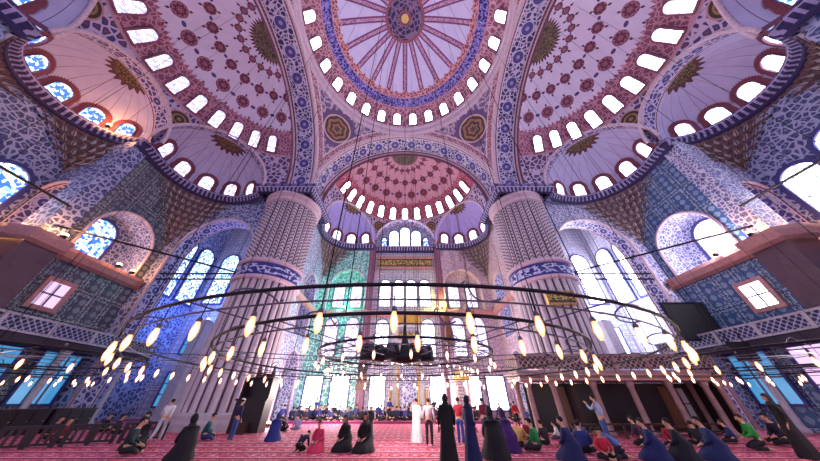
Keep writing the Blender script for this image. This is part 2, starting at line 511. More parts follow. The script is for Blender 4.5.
# ------------------------------------------------------------------ windows
_wn = [0]; _wc = {}
def outline(w, h, kind, off=0.0, n=12):
    a = w/2+off
    if kind == 'rect': return [(-a, -off), (a, -off), (a, h+off), (-a, h+off)]
    sp = h-w/2; pts = [(-a, -off), (a, -off)]
    for k in range(n+1):
        t = pi*k/n; pts.append((a*cos(t), sp+a*sin(t)*(1.12 if kind == 'point' else 1)))
    return pts
def win_meshes(w, h, kind, t, crown, bars, d):
    key = (round(w, 2), round(h, 2), kind, t, crown, bars, d)
    if key in _wc: return _wc[key]
    o = outline(w, h, kind, t); i = outline(w, h, kind)
    bm = bmesh.new(); n = len(o)
    vo = [[bm.verts.new((x, y, z)) for (x, z) in pts] for pts, y in ((o, .3), (o, -d), (i, -d), (i, .0))]
    for a, b in zip(vo, vo[1:]):
        for k in range(n): bm.faces.new((a[k], a[(k+1) % n], b[(k+1) % n], b[k]))
    fr = mesh(bm)
    bm = bmesh.new(); L = bm.loops.layers.uv.new('UVMap')
    f = bm.faces.new([bm.verts.new((x, -.02, z)) for x, z in i])
    for lp in f.loops: lp[L].uv = (lp.vert.co.x, lp.vert.co.z)
    pane = mesh(bm)
    cr = None
    if crown:
        bm = bmesh.new(); a = outline(w, h, kind, t, 18); b = outline(w, h, kind, t+crown*.7, 18); c = outline(w, h, kind, t+crown, 18)
        q = [(x, z) for x, z in a[1:]]+[a[0]]
        r0 = [bm.verts.new((x, -d*.6, z)) for x, z in a[1:]+a[:1]]
        r1 = [bm.verts.new((x, -d*.6, z)) for x, z in b[1:]+b[:1]]
        for k in range(len(r0)-1):
            bm.faces.new((r0[k], r0[k+1], r1[k+1], r1[k]))
            x, z = ((c[1:]+c[:1])[k][0]+(c[1:]+c[:1])[k+1][0])/2, ((c[1:]+c[:1])[k][1]+(c[1:]+c[:1])[k+1][1])/2
            bm.faces.new((r1[k], r1[k+1], bm.verts.new((x, -d*.6, z))))
        cr = mesh(bm)
    br = None
    if bars:
        bm = bmesh.new(); nx, nz = bars
        for k in range(1, nx): add_box(bm, (-w/2+w*k/nx, -.05, h*.48), (.1, .06, h*.96))
        for k in range(1, nz): add_box(bm, (0, -.05, h*k/nz), (w*.97, .06, .1))
        br = mesh(bm)
    _wc[key] = (fr, pane, cr, br); return _wc[key]
def window(p, right, up, w, h, glass, frame, label, group=None, kind='arch', t=.12, crown=0, bars=None, d=.12, crown_mat='crown'):
    _wn[0] += 1
    r = V(right).normalized(); u = V(up).normalized(); u = (u-r*u.dot(r)).normalized(); y = u.cross(r)
    mw = M(((r.x, y.x, u.x, p[0]), (r.y, y.y, u.y, p[1]), (r.z, y.z, u.z, p[2]), (0, 0, 0, 1)))
    fr, pane, cr, br = win_meshes(w, h, kind, t, crown, bars, d)
    def mk(name, me, m, par=None):
        if len(me.materials) == 0: me.materials.append(None)
        o = bpy.data.objects.new(name, me); C.objects.link(o)
        if par is not None: o.parent = par
        o.material_slots[0].link = 'OBJECT'; o.material_slots[0].material = MT[m]
        return o
    o = mk('window_%d' % _wn[0], fr, frame); o.matrix_world = mw
    mk('window_pane', pane, glass, o)
    if cr: mk('crown_border', cr, crown_mat, o)
    if br: mk('glazing_bar', br, 'lead_g', o)
    return tag(o, label, 'window', group, 'structure')
# ------------------------------------------------------------------ the great dome
R = 11.75; YC = 8.85; ZC = 22.5; ZD = 36.7; HD = 6.2
def dome_pt(th, rho):
    return V((rho*sin(th), YC+rho*cos(th), ZD+HD*sqrt(max(0, 1-(rho/R)**2))))
def dome_f(a, b):
    rho = R*(1-(1-b)**2) if b < 1 else R
    rho = R*sin(b*pi/2)
    return dome_pt(a*2*pi+pi, rho)
struct('main_dome', surf(dome_f, 120, 40, lambda a, b: (a, R*sin(b*pi/2))), MT['dome'],
       'great central dome painted lavender with rose spokes and a blue ring', 'dome')
def circ(r, z, n=96, c=(0, YC)): return [V((c[0]+r*sin(2*pi*k/n), c[1]+r*cos(2*pi*k/n), z)) for k in range(n)]
struct('dome_drum', sweep(circ(R+.15, 34.15), [(0, 0), (-.35, .25), (-.35, .5), (-.1, .7), (-.1, 1.2), (-.4, 1.4), (-.4, 1.7), (-.12, 1.9), (-.12, 2.4), (-.3, 2.5), (0, 2.6)], True, side=1), MT['trim'],
       'moulded pink and white ring carrying the great dome', 'cornice')
for k in range(28):
    th = 2*pi*(k+.5)/28
    lo, hi = dome_pt(th, 11.72), dome_pt(th, 10.7)
    right = V((cos(th), -sin(th), 0))
    c_in = V((0, YC, 38)); p = lo+(c_in-lo).normalized()*.1
    window(p, right, hi-lo, 1.05, 1.9, 'glass_c', 'trim_d', 'small arched window in the ring round the foot of the great dome',
           'windows round the great dome', t=.16, d=.1)

# ------------------------------------------------------------------ pendentives and great arches
def pend(sx, sy):
    def f(a, b):
        h = R*b; r = sqrt(max(2*R*R-h*h, R*R)); a0 = math.acos(min(1, R/r)); al = a0+(pi/2-2*a0)*a
        return V((sx*r*cos(al), YC+sy*r*sin(al), ZC+h))
    def uvf(a, b):
        h = R*b; r = sqrt(max(2*R*R-h*h, R*R)); a0 = math.acos(min(1, R/r)); al = a0+(pi/2-2*a0)*a
        s = R*1.5*math.asin(h/(R*sqrt(2)))
        return ((al-pi/4)*r, s-11.2)
    def ed(a, b):
        h = R*b; r = sqrt(max(2*R*R-h*h, R*R)); a0 = math.acos(min(1, R/r)); al = a0+(pi/2-2*a0)*a
        x, y = r*cos(al), r*sin(al)
        d = min(sqrt(y*y+h*h)-R, sqrt(x*x+h*h)-R)
        return (max(0, d)*1.15, h)
    return surf(f, 40, 40, uvf, True, ed)
for sx in (-1, 1):
    for sy in (-1, 1):
        nm = ('far' if sy > 0 else 'near', 'right' if sx > 0 else 'left')
        struct('pendentive', pend(sx, sy), MT['pend'], '%s %s pendentive with a gilded roundel below the great dome' % nm, 'pendentive')
def orient(d):                                          # local (t, n) to world for an arch facing d
    d = V((d[0], d[1], 0)); t = V((d.y, -d.x, 0)); return d, t
AD = 2.9
SIDES = [('far', (0, 1)), ('left', (-1, 0)), ('right', (1, 0)), ('near', (0, -1))]
for nm, dd in SIDES:
    d, t = orient(dd); base = V((0, YC, ZC))
    f = lambda a, b: base+d*(R+AD*b)+t*(R*cos(pi*(1-a)))+V((0, 0, R*sin(pi*a)))
    struct('arch_soffit', surf(f, 64, 4, lambda a, b: (a*pi*R, b*AD)), MT['band'],
           'floral blue underside of the great %s arch' % nm, 'arch')
    g = lambda a, b: base+d*(R+AD)+t*((R-.75*b)*cos(pi*(1-a)))+V((0, 0, (R-.75*b)*sin(pi*a)))
    struct('arch_rim', surf(g, 64, 1), MT['trim_d'], 'inner rim of the great %s arch' % nm, 'arch')
    bm = bmesh.new()
    add_tube(bm, [base+d*(R-.02)+t*((R+.1)*cos(pi*k/64))+V((0, 0, (R+.1)*sin(pi*k/64))) for k in range(65)], .22, 6)
    add_tube(bm, [base+d*(R+AD)+t*((R-.1)*cos(pi*k/64))+V((0, 0, (R-.1)*sin(pi*k/64))) for k in range(65)], .14, 6)
    struct('arch_moulding', mesh(bm, True), MT['trim'], 'white and pink moulding edging the great %s arch' % nm, 'moulding')

# ------------------------------------------------------------------ semi-domes with their three exedrae
class Semi:
    def __init__(s, nm, dd, ax, ay, az, ex, mat, step, glass):
        s.nm = nm; s.d, s.t = orient(dd); s.S = V((0, YC, ZC))+s.d*(R+AD); s.a, s.b, s.c = ax, ay, az   # a outward, b across
        s.ex = ex; s.mat = mat; s.step = step; s.glass = glass
    def pt(s, th, ph, k=1.0):
        return s.S+s.d*(s.a*k*cos(ph)*cos(th))+s.t*(s.b*k*cos(ph)*sin(th))+V((0, 0, s.c*k*sin(ph)))
    def ang(s, P):
        q = P-s.S; x, y, z = q.dot(s.d)/s.a, q.dot(s.t)/s.b, q.z/s.c
        return atan2(y, x), math.asin(max(-1, min(1, z)))
    def hit(s, P, dr):
        q = P-s.S; x, y, z = q.dot(s.d)/s.a, q.dot(s.t)/s.b, q.z/s.c
        u, v = dr.dot(s.d)/s.a, dr.dot(s.t)/s.b
        A = u*u+v*v; B = 2*(x*u+y*v); Cc = x*x+y*y+z*z-1; D = B*B-4*A*Cc
        return P+dr*((-B+sqrt(max(0, D)))/(2*A))
def build_semi(s):
    curves = []
    for e in s.ex:
        E = s.S+s.d*e['o']+s.t*e['x']; E.z = ZC
        dr = (s.d*cos(e['ang'])+s.t*sin(e['ang'])).normalized(); tn = V((dr.y, -dr.x, 0))
        e['E'], e['dr'], e['tn'] = E, dr, tn; r = e['r']
        P = [E+tn*(-r*cos(pi*k/48))+V((0, 0, r*sin(pi*k/48))) for k in range(49)]
        Q = [s.hit(p, dr) for p in P]
        e['P'], e['Q'] = P, Q
        curves.append([s.ang(q) for q in Q])
    def phmin(th):
        m = 0.0
        for cv in curves:
            for (t0, p0), (t1, p1) in zip(cv, cv[1:]):
                if t0 > t1: t0, p0, t1, p1 = t1, p1, t0, p0
                if t0-1e-6 <= th <= t1+1e-6:
                    k = (th-t0)/(t1-t0) if t1-t0 > 1e-9 else 0
                    m = max(m, p0+(p1-p0)*k)
        return m
    N = 220; pm = [phmin(-pi/2+pi*i/N) for i in range(N+1)]
    def f(a, b):
        th = -pi/2+pi*a; p0 = pm[int(round(a*N))]
        return s.pt(th, p0+(pi/2-p0)*b)
    def uvf(a, b):
        p0 = pm[int(round(a*N))]; return (a*180-90, math.degrees(p0+(pi/2-p0)*b))
    struct('semi_dome', surf(f, N, 36, uvf), s.mat, '%s semi-dome painted with dark red medallions' % s.nm, 'semi-dome')
    n = int(80/s.step)
    for k in range(-n, n+1):
        th = R_(k*s.step)
        lo, hi = s.pt(th, R_(26), .99), s.pt(th, R_(37.0), .985)
        right = (s.pt(th+.01, .5)-s.pt(th-.01, .5)); right.z = 0
        window(lo, right, hi-lo, .9, (hi-lo).length, s.glass, 'trim_d', 'arched window in the row round the foot of the %s semi-dome' % s.nm,
               'windows of the %s semi-dome' % s.nm, t=.15, d=.12)
    for e in s.ex:
        E, dr, tn, r = e['E'], e['dr'], e['tn'], e['r']; P, Q = e['P'], e['Q']
        nm = '%s of the %s semi-dome' % (e['nm'], s.nm)
        fl = e.get('flat')
        off = dr*(fl or 0)
        struct('exedra_arch', surf(lambda a, b: Q[int(round(a*48))].lerp(P[int(round(a*48))]+off, b), 48, 2, lambda a, b: (a*pi*r, b*1.8)), MT['band_s'],
               'arch opening into the %s' % nm, 'arch')
        bm = bmesh.new(); add_tube(bm, [q-dr*.05 for q in Q], .16, 6)
        struct('exedra_moulding', mesh(bm, True), MT['trim'], 'pale moulding on the arch of the %s' % nm, 'moulding')
        if fl:
            bm = bmesh.new(); L = bm.loops.layers.uv.new('UVMap')
            fc = bm.faces.new([bm.verts.new(p+off) for p in P])
            for lp in fc.loops: lp[L].uv = ((lp.vert.co-E).dot(tn), lp.vert.co.z-ZC)
            struct('lunette_wall', mesh(bm), MT['tile_fine'], 'blue tiled lunette filling the %s' % nm, 'wall')
            for x, w, h in ((-3.55, .8, 1.7), (-1.9, 1.5, 3.2), (0, 1.6, 3.9), (1.9, 1.5, 3.2), (3.55, .8, 1.7)):
                window(E+off+tn*x+V((0, 0, .35))-dr*.06, tn, (0, 0, 1), w, h, 'glass_b' if abs(x) > 3 else 'glass_w', 'lead_b', 'tall blue stained window in the lunette below the far semi-dome', 'lunette windows over the far wall', t=.18)
            continue
        g = lambda a, b: E+(dr*(r*cos(pi*a-pi/2))+tn*(r*sin(pi*a-pi/2)))*cos(b*pi/2)+V((0, 0, r*sin(b*pi/2)))
        struct('exedra_dome', surf(g, 48, 20, lambda a, b: (a*180-90, b*90)), e['mat'], '%s half dome, plain lavender with a gilded star' % nm, 'half dome')
        for az in (-64, -32, 0, 32, 64):
            a = R_(az); hd = dr*cos(a)+tn*sin(a); el0, el1 = R_(5), R_(24)
            p0 = E+hd*(r*cos(el0)*.985)+V((0, 0, r*sin(el0))); p1 = E+hd*(r*cos(el1)*.985)+V((0, 0, r*sin(el1)))
            rt = V((hd.y, -hd.x, 0))
            window(p0, rt, p1-p0, 1.25, (p1-p0).length, e['glass'], 'lead', 'round headed stained window with a red crown in the %s' % nm,
                   'windows of the %s' % nm, t=.1, crown=.42, d=.16)
semis = [
    Semi('far', (0, 1), 9.8, 11.0, 11.0, [
        dict(nm='left exedra', o=5.0, x=-8.0, ang=-pi/4, r=4.7, mat=MT['ex_blue'], glass='glass_w'),
        dict(nm='middle exedra', o=9.7, x=0, ang=0, r=4.95, flat=.7),
        dict(nm='right exedra', o=5.0, x=8.0, ang=pi/4, r=4.7, mat=MT['ex_blue'], glass='glass_w')], MT['semi_rose'], 13, 'glass_c'),
]
for nm, dd in (('left', (-1, 0)), ('right', (1, 0))):
    g1 = 'glass_b' if nm == 'left' else 'glass_w'
    sg = 1 if nm == 'left' else -1                      # t points to +y on the left, -y on the right
    semis.append(Semi(nm, dd, 10.7, 11.0, 11.0, [
        dict(nm='far exedra', o=6.75, x=sg*8.15, ang=sg*pi/4, r=5.0, mat=MT['ex_lav'], glass='glass_p' if nm == 'left' else 'glass_w'),
        dict(nm='middle exedra', o=11.35, x=sg*.65, ang=0, r=4.35, mat=MT['ex_lav'], glass=g1),
        dict(nm='near exedra', o=6.75, x=-sg*7.1, ang=-sg*pi/4, r=5.0, mat=MT['ex_lav'], glass='glass_b')], MT['semi_lav'], 12.6, 'glass_p' if nm == 'left' else 'glass_c'))
for s in semis: build_semi(s)

# ------------------------------------------------------------------ walkway cornices and muqarnas squinches
CP = [(0, -.95), (.2, -.8), (.2, -.5), (.45, -.3), (.45, .2), (.38, .2), (.38, -.02), (0, 0)]
def arc(E, r, a0, a1, n=20): return [V((E[0]+r*cos(R_(a0+(a1-a0)*k/n)), E[1]+r*sin(R_(a0+(a1-a0)*k/n)), ZC)) for k in range(n+1)]
def mirror(path, sx): return [V((p.x*sx, p.y, p.z)) for p in path]
def fillet(cx, cy, sx, sy, r):                          # centre of a fillet tucked in the corner (cx, cy), quadrant (sx, sy)
    return (cx-sx*r, cy-sy*r)
def muqarnas(cx, cy, sx, sy, r0, z0, z1, rows):
    bm = bmesh.new(); L = bm.loops.layers.uv.new('UVMap')
    H = (z0-z1)/rows
    for k in range(rows):
        rt = r0*(1-k/rows)+.12; rb = r0*(1-(k+1)/rows)+.12
        n = max(2, int(round(rt*pi/2/.62))); zt = z0-k*H; zb = zt-H; sub = 6
        ct = fillet(cx, cy, sx, sy, rt); cb = fillet(cx, cy, sx, sy, rb)
        top = []; mid = []; bot = []
        for i in range(n*sub+1):
            a = (i/(n*sub))*pi/2; q = abs(2*(((i/sub)+(.5 if k % 2 else 0)) % 1)-1)     # 1 at cell edges
            dx, dy = sx*cos(a), sy*sin(a)
            pt = V((ct[0]+dx*rt, ct[1]+dy*rt, zt)); pb = V((cb[0]+dx*rb, cb[1]+dy*rb, zb))
            ins = V((dx, dy, 0))
            top.append(bm.verts.new(pt-ins*(.06+.16*q)))
            mid.append(bm.verts.new(pt.lerp(pb, .25)+ins*(.34*(1-q*q))+V((0, 0, .1*(1-q)))))
            bot.append(bm.verts.new(pb-ins*(.02+.22*q**3)-V((0, 0, .16*q**2))))
        for A, B, q0, q1 in ((top, mid, 0, .3), (mid, bot, .3, 1)):
            for i in range(len(A)-1):
                f = bm.faces.new((A[i], A[i+1], B[i+1], B[i])); h = .5 if k % 2 else 0
                for lp, w in zip(f.loops, ((i/sub+h, k+q0), ((i+1)/sub+h, k+q0), ((i+1)/sub+h, k+q1*.999), (i/sub+h, k+q1*.999))): lp[L].uv = w
    return mesh(bm)
for sx, nm in ((-1, 'left'), (1, 'right')):
    path = [V((17.2, 20.4, ZC)), V((17.9, 21.2, ZC)), V((19.4, 21.75, ZC))]+arc((21.4, 17), 5, 90, -2)+[V((26.2, 15.0, ZC)), V((26.0, 14.2, ZC))]
    path += arc((26, 9.5), 4.35, 90, -90)+[V((26, 4.6, ZC)), V((26.2, 3.6, ZC))]+arc((21.4, 1.75), 5, 2, -90)
    struct('cornice', sweep(mirror(path, sx), CP, side=-1 if sx > 0 else 1), MT['cornice'], 'dentilled blue walkway cornice round the %s exedrae' % nm, 'cornice')
    for (cx, cy, qy, r0, z1, rows, w) in ((26.4, 22.0, 1, 5.0, 15.6, 9, 'far'), (30.35, 13.85, 1, 4.35, 18.3, 5, 'middle'), (30.35, 5.15, -1, 4.35, 18.3, 5, 'near'), (26.4, -3.25, -1, 5.0, 15.6, 9, 'nearest')):
        struct('muqarnas', muqarnas(sx*cx, cy, sx, qy, r0, ZC-1.0, z1, rows), MT['muq'], 'honeycomb squinch under the %s %s exedra' % (w, nm), 'squinch')
    path = [V((11.4, 24.0, ZC)), V((11.6, 25.2, ZC))]+arc((8.2, 28.7), 4.3, 0, 90)+[V((6.5, 33.0, ZC)), V((5.1, 33.0, ZC)), V((4.9, 33.8, ZC)), V((0, 33.85, ZC))]
    if sx > 0: full = mirror(path, -1)+path[::-1][1:]
    struct('muqarnas', muqarnas(sx*12.5, 33.0, sx, 1, 4.3, ZC-1.0, 16.6, 8), MT['muq'], 'honeycomb squinch in the %s corner of the far wall' % nm, 'squinch')
struct('cornice', sweep(full, CP, side=-1), MT['cornice'], 'dentilled blue walkway cornice along the far wall', 'cornice')

# ------------------------------------------------------------------ walls
def wall(p0, p1, z0, z1, holes=(), depth=1.2, back=None):
    """wall face from p0 to p1 in plan with arched holes (s, halfwidth, sill, spring) and their reveals, returns (face mesh, [reveals])"""
    a = V((p0[0], p0[1], 0)); b = V((p1[0], p1[1], 0)); Ln = (b-a).length; d = (b-a)/Ln; w = V((d.y, -d.x, 0))*-1.0 if back is None else V((back[0], back[1], 0))
    bm = bmesh.new(); L = bm.loops.layers.uv.new('UVMap')
    ss = {0.0, Ln}
    for s, r, si, sp in holes:
        for k in range(25): ss.add(round(s-r*cos(pi*k/24), 5))
    k = 0.0
    while k < Ln: ss.add(round(k, 5)); k += 1.0
    ss = sorted(x for x in ss if 0 <= x <= Ln)
    def top(s, h):
        q = (s-h[0])/h[1]; return h[3]+h[1]*1.08*sqrt(max(0, 1-q*q))
    def quad(s0, s1, a0, a1, b0, b1):
        if b0-a0 < 1e-4 and b1-a1 < 1e-4: return
        pts = [(s0, a0), (s1, a1), (s1, b1), (s0, b0)]
        try: f = bm.faces.new([bm.verts.new(a+d*s+V((0, 0, z))) for s, z in pts])
        except ValueError: return
        for lp, q in zip(f.loops, pts): lp[L].uv = q
    for s0, s1 in zip(ss, ss[1:]):
        m = (s0+s1)/2; hs = [h for h in holes if abs(m-h[0]) < h[1]]
        if not hs: quad(s0, s1, z0, z0, z1, z1)
        else:
            hs.sort(key=lambda h: h[2]); c = z0
            lo0 = lo1 = z0
            for h in hs:
                quad(s0, s1, lo0, lo1, h[2], h[2]); lo0, lo1 = top(s0, h), top(s1, h)
            quad(s0, s1, lo0, lo1, z1, z1)
    face = mesh(bm); rev = []
    for s, r, si, sp in holes:
        pr = [(s-r, si), (s-r, sp)]+[(s-r*cos(pi*k/24), sp+1.08*r*sin(pi*k/24)) for k in range(1, 24)]+[(s+r, sp), (s+r, si), (s-r, si)]
        bm = bmesh.new(); L = bm.loops.layers.uv.new('UVMap'); t = 0
        for (x0, y0), (x1, y1) in zip(pr, pr[1:]):
            P = [a+d*x0+V((0, 0, y0)), a+d*x1+V((0, 0, y1))]; dl = (P[1]-P[0]).length
            f = bm.faces.new([bm.verts.new(q) for q in (P[0], P[1], P[1]+w*depth, P[0]+w*depth)])
            for lp, q in zip(f.loops, ((t, 0), (t+dl, 0), (t+dl, depth), (t, depth))): lp[L].uv = q
            t += dl
        rev.append(mesh(bm))
        bm = bmesh.new(); add_tube(bm, [a+d*x+V((0, 0, y))-w*.03 for x, y in pr[:-1]], .12, 6)
        rev.append(mesh(bm, True))
    return face, rev
def wall_obj(name, label, mat, rmat, *args, **kw):
    f, rv = wall(*args, **kw)
    o = struct(name, f, mat, label, 'wall')
    for k, m in enumerate(rv): link('arch_reveal' if k % 2 == 0 else 'arch_edge', m, rmat if k % 2 == 0 else MT['trim'], o)
    return o
# far (prayer) wall
wall_obj('wall_far_left', 'far wall bay left of the niche with teal light painted into its tiles', MT['tile_teal_light'], MT['tile_teal_light'], (-12.5, 33), (-5, 33), 0, ZC, [(4.05, 2.75, 12.0, 15.2)], 1.0, back=(0, 1))
wall_obj('wall_far_right', 'far wall bay right of the niche under a pale rose arch', MT['tile_pale'], MT['tile_pale'], (5, 33), (12.5, 33), 0, ZC, [(3.45, 2.75, 12.0, 15.2)], 1.0, back=(0, 1))
wall_obj('wall_far_middle', 'middle bay of the far wall around the prayer niche', MT['panel_pale'], MT['trim'], (-5.05, 33.85), (5.05, 33.85), 0, ZC, [], back=(0, 1))
struct('wall_far_recess', boxes(((-8.45, 34.1, 15), (6, .12, 7.5)), ), MT['tile_teal_light'], 'tiled back of the left arch recess with teal light in its colour', 'wall')
struct('wall_far_recess', boxes(((8.45, 34.1, 15), (6, .12, 7.5)), ), MT['tile_pale'], 'pale tiled back of the right arch recess', 'wall')
for sx, nm in ((-1, 'left'), (1, 'right')):
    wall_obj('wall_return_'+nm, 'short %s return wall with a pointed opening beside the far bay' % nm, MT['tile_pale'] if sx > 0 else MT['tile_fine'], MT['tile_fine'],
             (sx*12.5, 25.0), (sx*12.5, 33.0), 0, ZC, [(4.6, 2.0, 8.0, 13.6), (4.6, 2.0, 0.0, 4.2)], 1.4, back=(sx, 0))
    struct('trim_far_'+nm, boxes(((sx*5.05, 33.4, 11.2), (.5, 1.0, 22.4)), ((sx*5.5, 33.05, 11.2), (.3, .3, 22.4))), MT['trim_d'], '%s plum pilaster framing the middle bay' % nm, 'pilaster')
    # corner bay outer walls
    wall_obj('wall_corner_'+nm, 'outer wall of the far %s corner bay' % nm, MT['panel_pale'], MT['trim'], (sx*12.5, 35.0), (sx*34, 35.0), 0, 28, [], back=(0, 1))
    wall_obj('wall_outer_'+nm, 'outer side wall beyond the %s corner arch' % nm, MT['panel_pale'] if sx > 0 else MT['tile'], MT['trim'], (sx*31.6, 35.0), (sx*31.6, 21), 0, 28, [], back=(sx, 0))
    struct('ceiling_corner_'+nm, boxes(((sx*24, 29.3, 28.2), (23, 12.2, .3))), MT['ceil'], 'flat roof over the far %s corner bay' % nm, 'ceiling')
    # transverse wall with the big arch (W1) and the side wall with the window arch (W2)
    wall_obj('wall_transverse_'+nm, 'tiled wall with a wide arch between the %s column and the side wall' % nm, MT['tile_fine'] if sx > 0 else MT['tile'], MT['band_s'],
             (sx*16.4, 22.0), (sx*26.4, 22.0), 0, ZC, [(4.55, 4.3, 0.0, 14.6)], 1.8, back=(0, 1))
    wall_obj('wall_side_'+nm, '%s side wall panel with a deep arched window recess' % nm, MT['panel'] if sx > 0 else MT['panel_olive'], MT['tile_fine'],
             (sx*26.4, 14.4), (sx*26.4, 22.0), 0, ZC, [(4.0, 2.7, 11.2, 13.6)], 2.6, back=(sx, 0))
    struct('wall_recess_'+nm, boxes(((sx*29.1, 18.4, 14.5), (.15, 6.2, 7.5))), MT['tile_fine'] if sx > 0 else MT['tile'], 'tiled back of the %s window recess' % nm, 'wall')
    window((sx*28.95, 18.2, 11.5), (0, -sx, 0), (0, 0, 1), 2.6, 4.3, 'glass_w' if sx > 0 else 'glass_b', 'lead_b', 'big arched stained window deep in the %s side recess' % nm, kind='arch', t=.25)
    # middle exedra bay
    wall_obj('wall_cheek_'+nm, 'cheek wall turning into the %s middle bay' % nm, MT['tile_fine'] if sx > 0 else MT['tile'], MT['band_s'],
             (sx*26.4, 13.9), (sx*31, 13.9), 0, ZC, [(2.5, 1.7, 11.2, 15.0)] , 1.4, back=(0, 1))
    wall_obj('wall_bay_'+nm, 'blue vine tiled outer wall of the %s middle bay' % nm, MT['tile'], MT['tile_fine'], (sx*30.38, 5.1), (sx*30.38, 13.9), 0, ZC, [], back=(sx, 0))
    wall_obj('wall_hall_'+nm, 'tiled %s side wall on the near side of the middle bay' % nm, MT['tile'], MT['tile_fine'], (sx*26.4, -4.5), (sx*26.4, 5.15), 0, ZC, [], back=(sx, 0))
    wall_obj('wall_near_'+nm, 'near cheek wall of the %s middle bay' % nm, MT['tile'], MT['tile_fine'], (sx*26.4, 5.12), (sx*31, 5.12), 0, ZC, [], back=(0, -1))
    for yy, zz, w, h in ((12.1, 12.6, 2.0, 3.9), (9.3, 13.2, 2.3, 4.4), (6.3, 12.6, 2.1, 3.8)):
        window((sx*30.3, yy, zz), (0, -sx, 0), (0, 0, 1), w, h, 'glass_w' if sx > 0 else 'glass_b', 'lead_b', 'large arched stained window in the tiled %s middle bay, %s of its row' % (nm, {12.1: 'farthest', 9.3: 'middle', 6.3: 'nearest'}[yy]), t=.3, d=.2)
    struct('corner_pier', boxes(((sx*26.9, 14.15, 16.9), (1.7, 1.3, 11.2))), MT['tile_fine'] if sx > 0 else MT['tile'], 'tiled upper half of the %s corner pier' % nm, 'pier')
    struct('pier_shaft', boxes(((sx*26.7, 14.15, 5.6), (2.2, 1.9, 11.3))), MT['marble_brown'], 'dark marble lower half of the %s corner pier' % nm, 'pier')
    # string course at the window walkway
    sc = [(sx*25.6, 21.9), (sx*26.3, 21.9), (sx*26.3, 15.2), (sx*25.5, 15.0), (sx*25.5, 13.1), (sx*26.4, 12.9), (sx*30.35, 12.9), (sx*30.35, 5.2)]
    struct('string_course', sweep([V((x, y, 10.9)) for x, y in sc], [(0, -.5), (.35, -.3), (.5, .15), (.5, .4), (.4, .4), (.4, .15), (0, .1)], side=-1 if sx > 0 else 1), MT['trim_r'], 'rose stone string course along the %s walls' % nm, 'moulding')
# far wall string course
struct('string_course', sweep([V((x, y, 11.6)) for x, y in ((-12.4, 25.5), (-12.4, 32.9), (-5.4, 32.9), (-5.4, 33.2), (-4.7, 33.2), (-4.7, 33.8), (4.7, 33.8), (4.7, 33.2), (5.4, 33.2), (5.4, 32.9), (12.4, 32.9), (12.4, 25.5))],
       [(0, -.4), (.3, -.25), (.4, .1), (.4, .25), (0, .25)], side=-1), MT['trim_r'], 'rose string course across the far wall', 'moulding')

# far wall windows
def fw(x, y, z, w, h, glass, lab, grp=None, kind='arch', frame='lead_g', bars=None, t=.16):
    window((x, y-.04, z), (1, 0, 0), (0, 0, 1), w, h, glass, frame, lab, grp, kind, t, 0, bars)
for x in (-9.75, -7.2): fw(x, 34.0, 12.6, 1.5, 3.5, 'glass_p', 'arched pink and white window under the left far arch', 'windows under the turquoise arch')
for x in (7.2, 9.75): fw(x, 34.0, 12.6, 1.5, 3.5, 'glass_p', 'arched pink and white window under the pale right arch', 'windows under the pale arch')
for x in (-2.95, -.95, .95, 2.95): fw(x, 33.85, 12.7, 1.5, 4.0, 'glass_w', 'arched pale blue window over the prayer niche', 'upper windows of the middle bay')
for x in (-9.75, -7.0): fw(x, 33.0, 6.2, 1.65, 4.6, 'glass_p', 'tall arched lilac window below the left far arch', 'tall windows of the left far bay')
for x in (7.0, 9.75): fw(x, 33.0, 6.2, 1.65, 4.6, 'glass_p', 'tall arched lilac window below the pale right arch', 'tall windows of the right far bay')
for x in (-3.1, 3.1): fw(x, 33.85, 6.2, 1.7, 4.6, 'glass_w', 'tall arched white window on the %s of the prayer niche' % ('left' if x < 0 else 'right'))
for x, w in ((-10.7, 2.1), (-7.6, 2.2), (7.9, 1.8), (10.6, 2.2)): fw(x, 33.0, .9, w*.92, 3.15, 'day', 'bright tall floor level window in the far wall, %s' % {-10.7: 'leftmost', -7.6: 'second from the left', 7.9: 'second from the right', 10.6: 'rightmost'}[x], None, 'rect', 'lead_b', (2, 3))
for x in (-3.3, 3.9): fw(x, 33.85, .9, 1.7, 3.15, 'day', 'bright floor level window just %s of the prayer niche' % ('left' if x < 0 else 'right'), None, 'rect', 'lead_g', (3, 4))
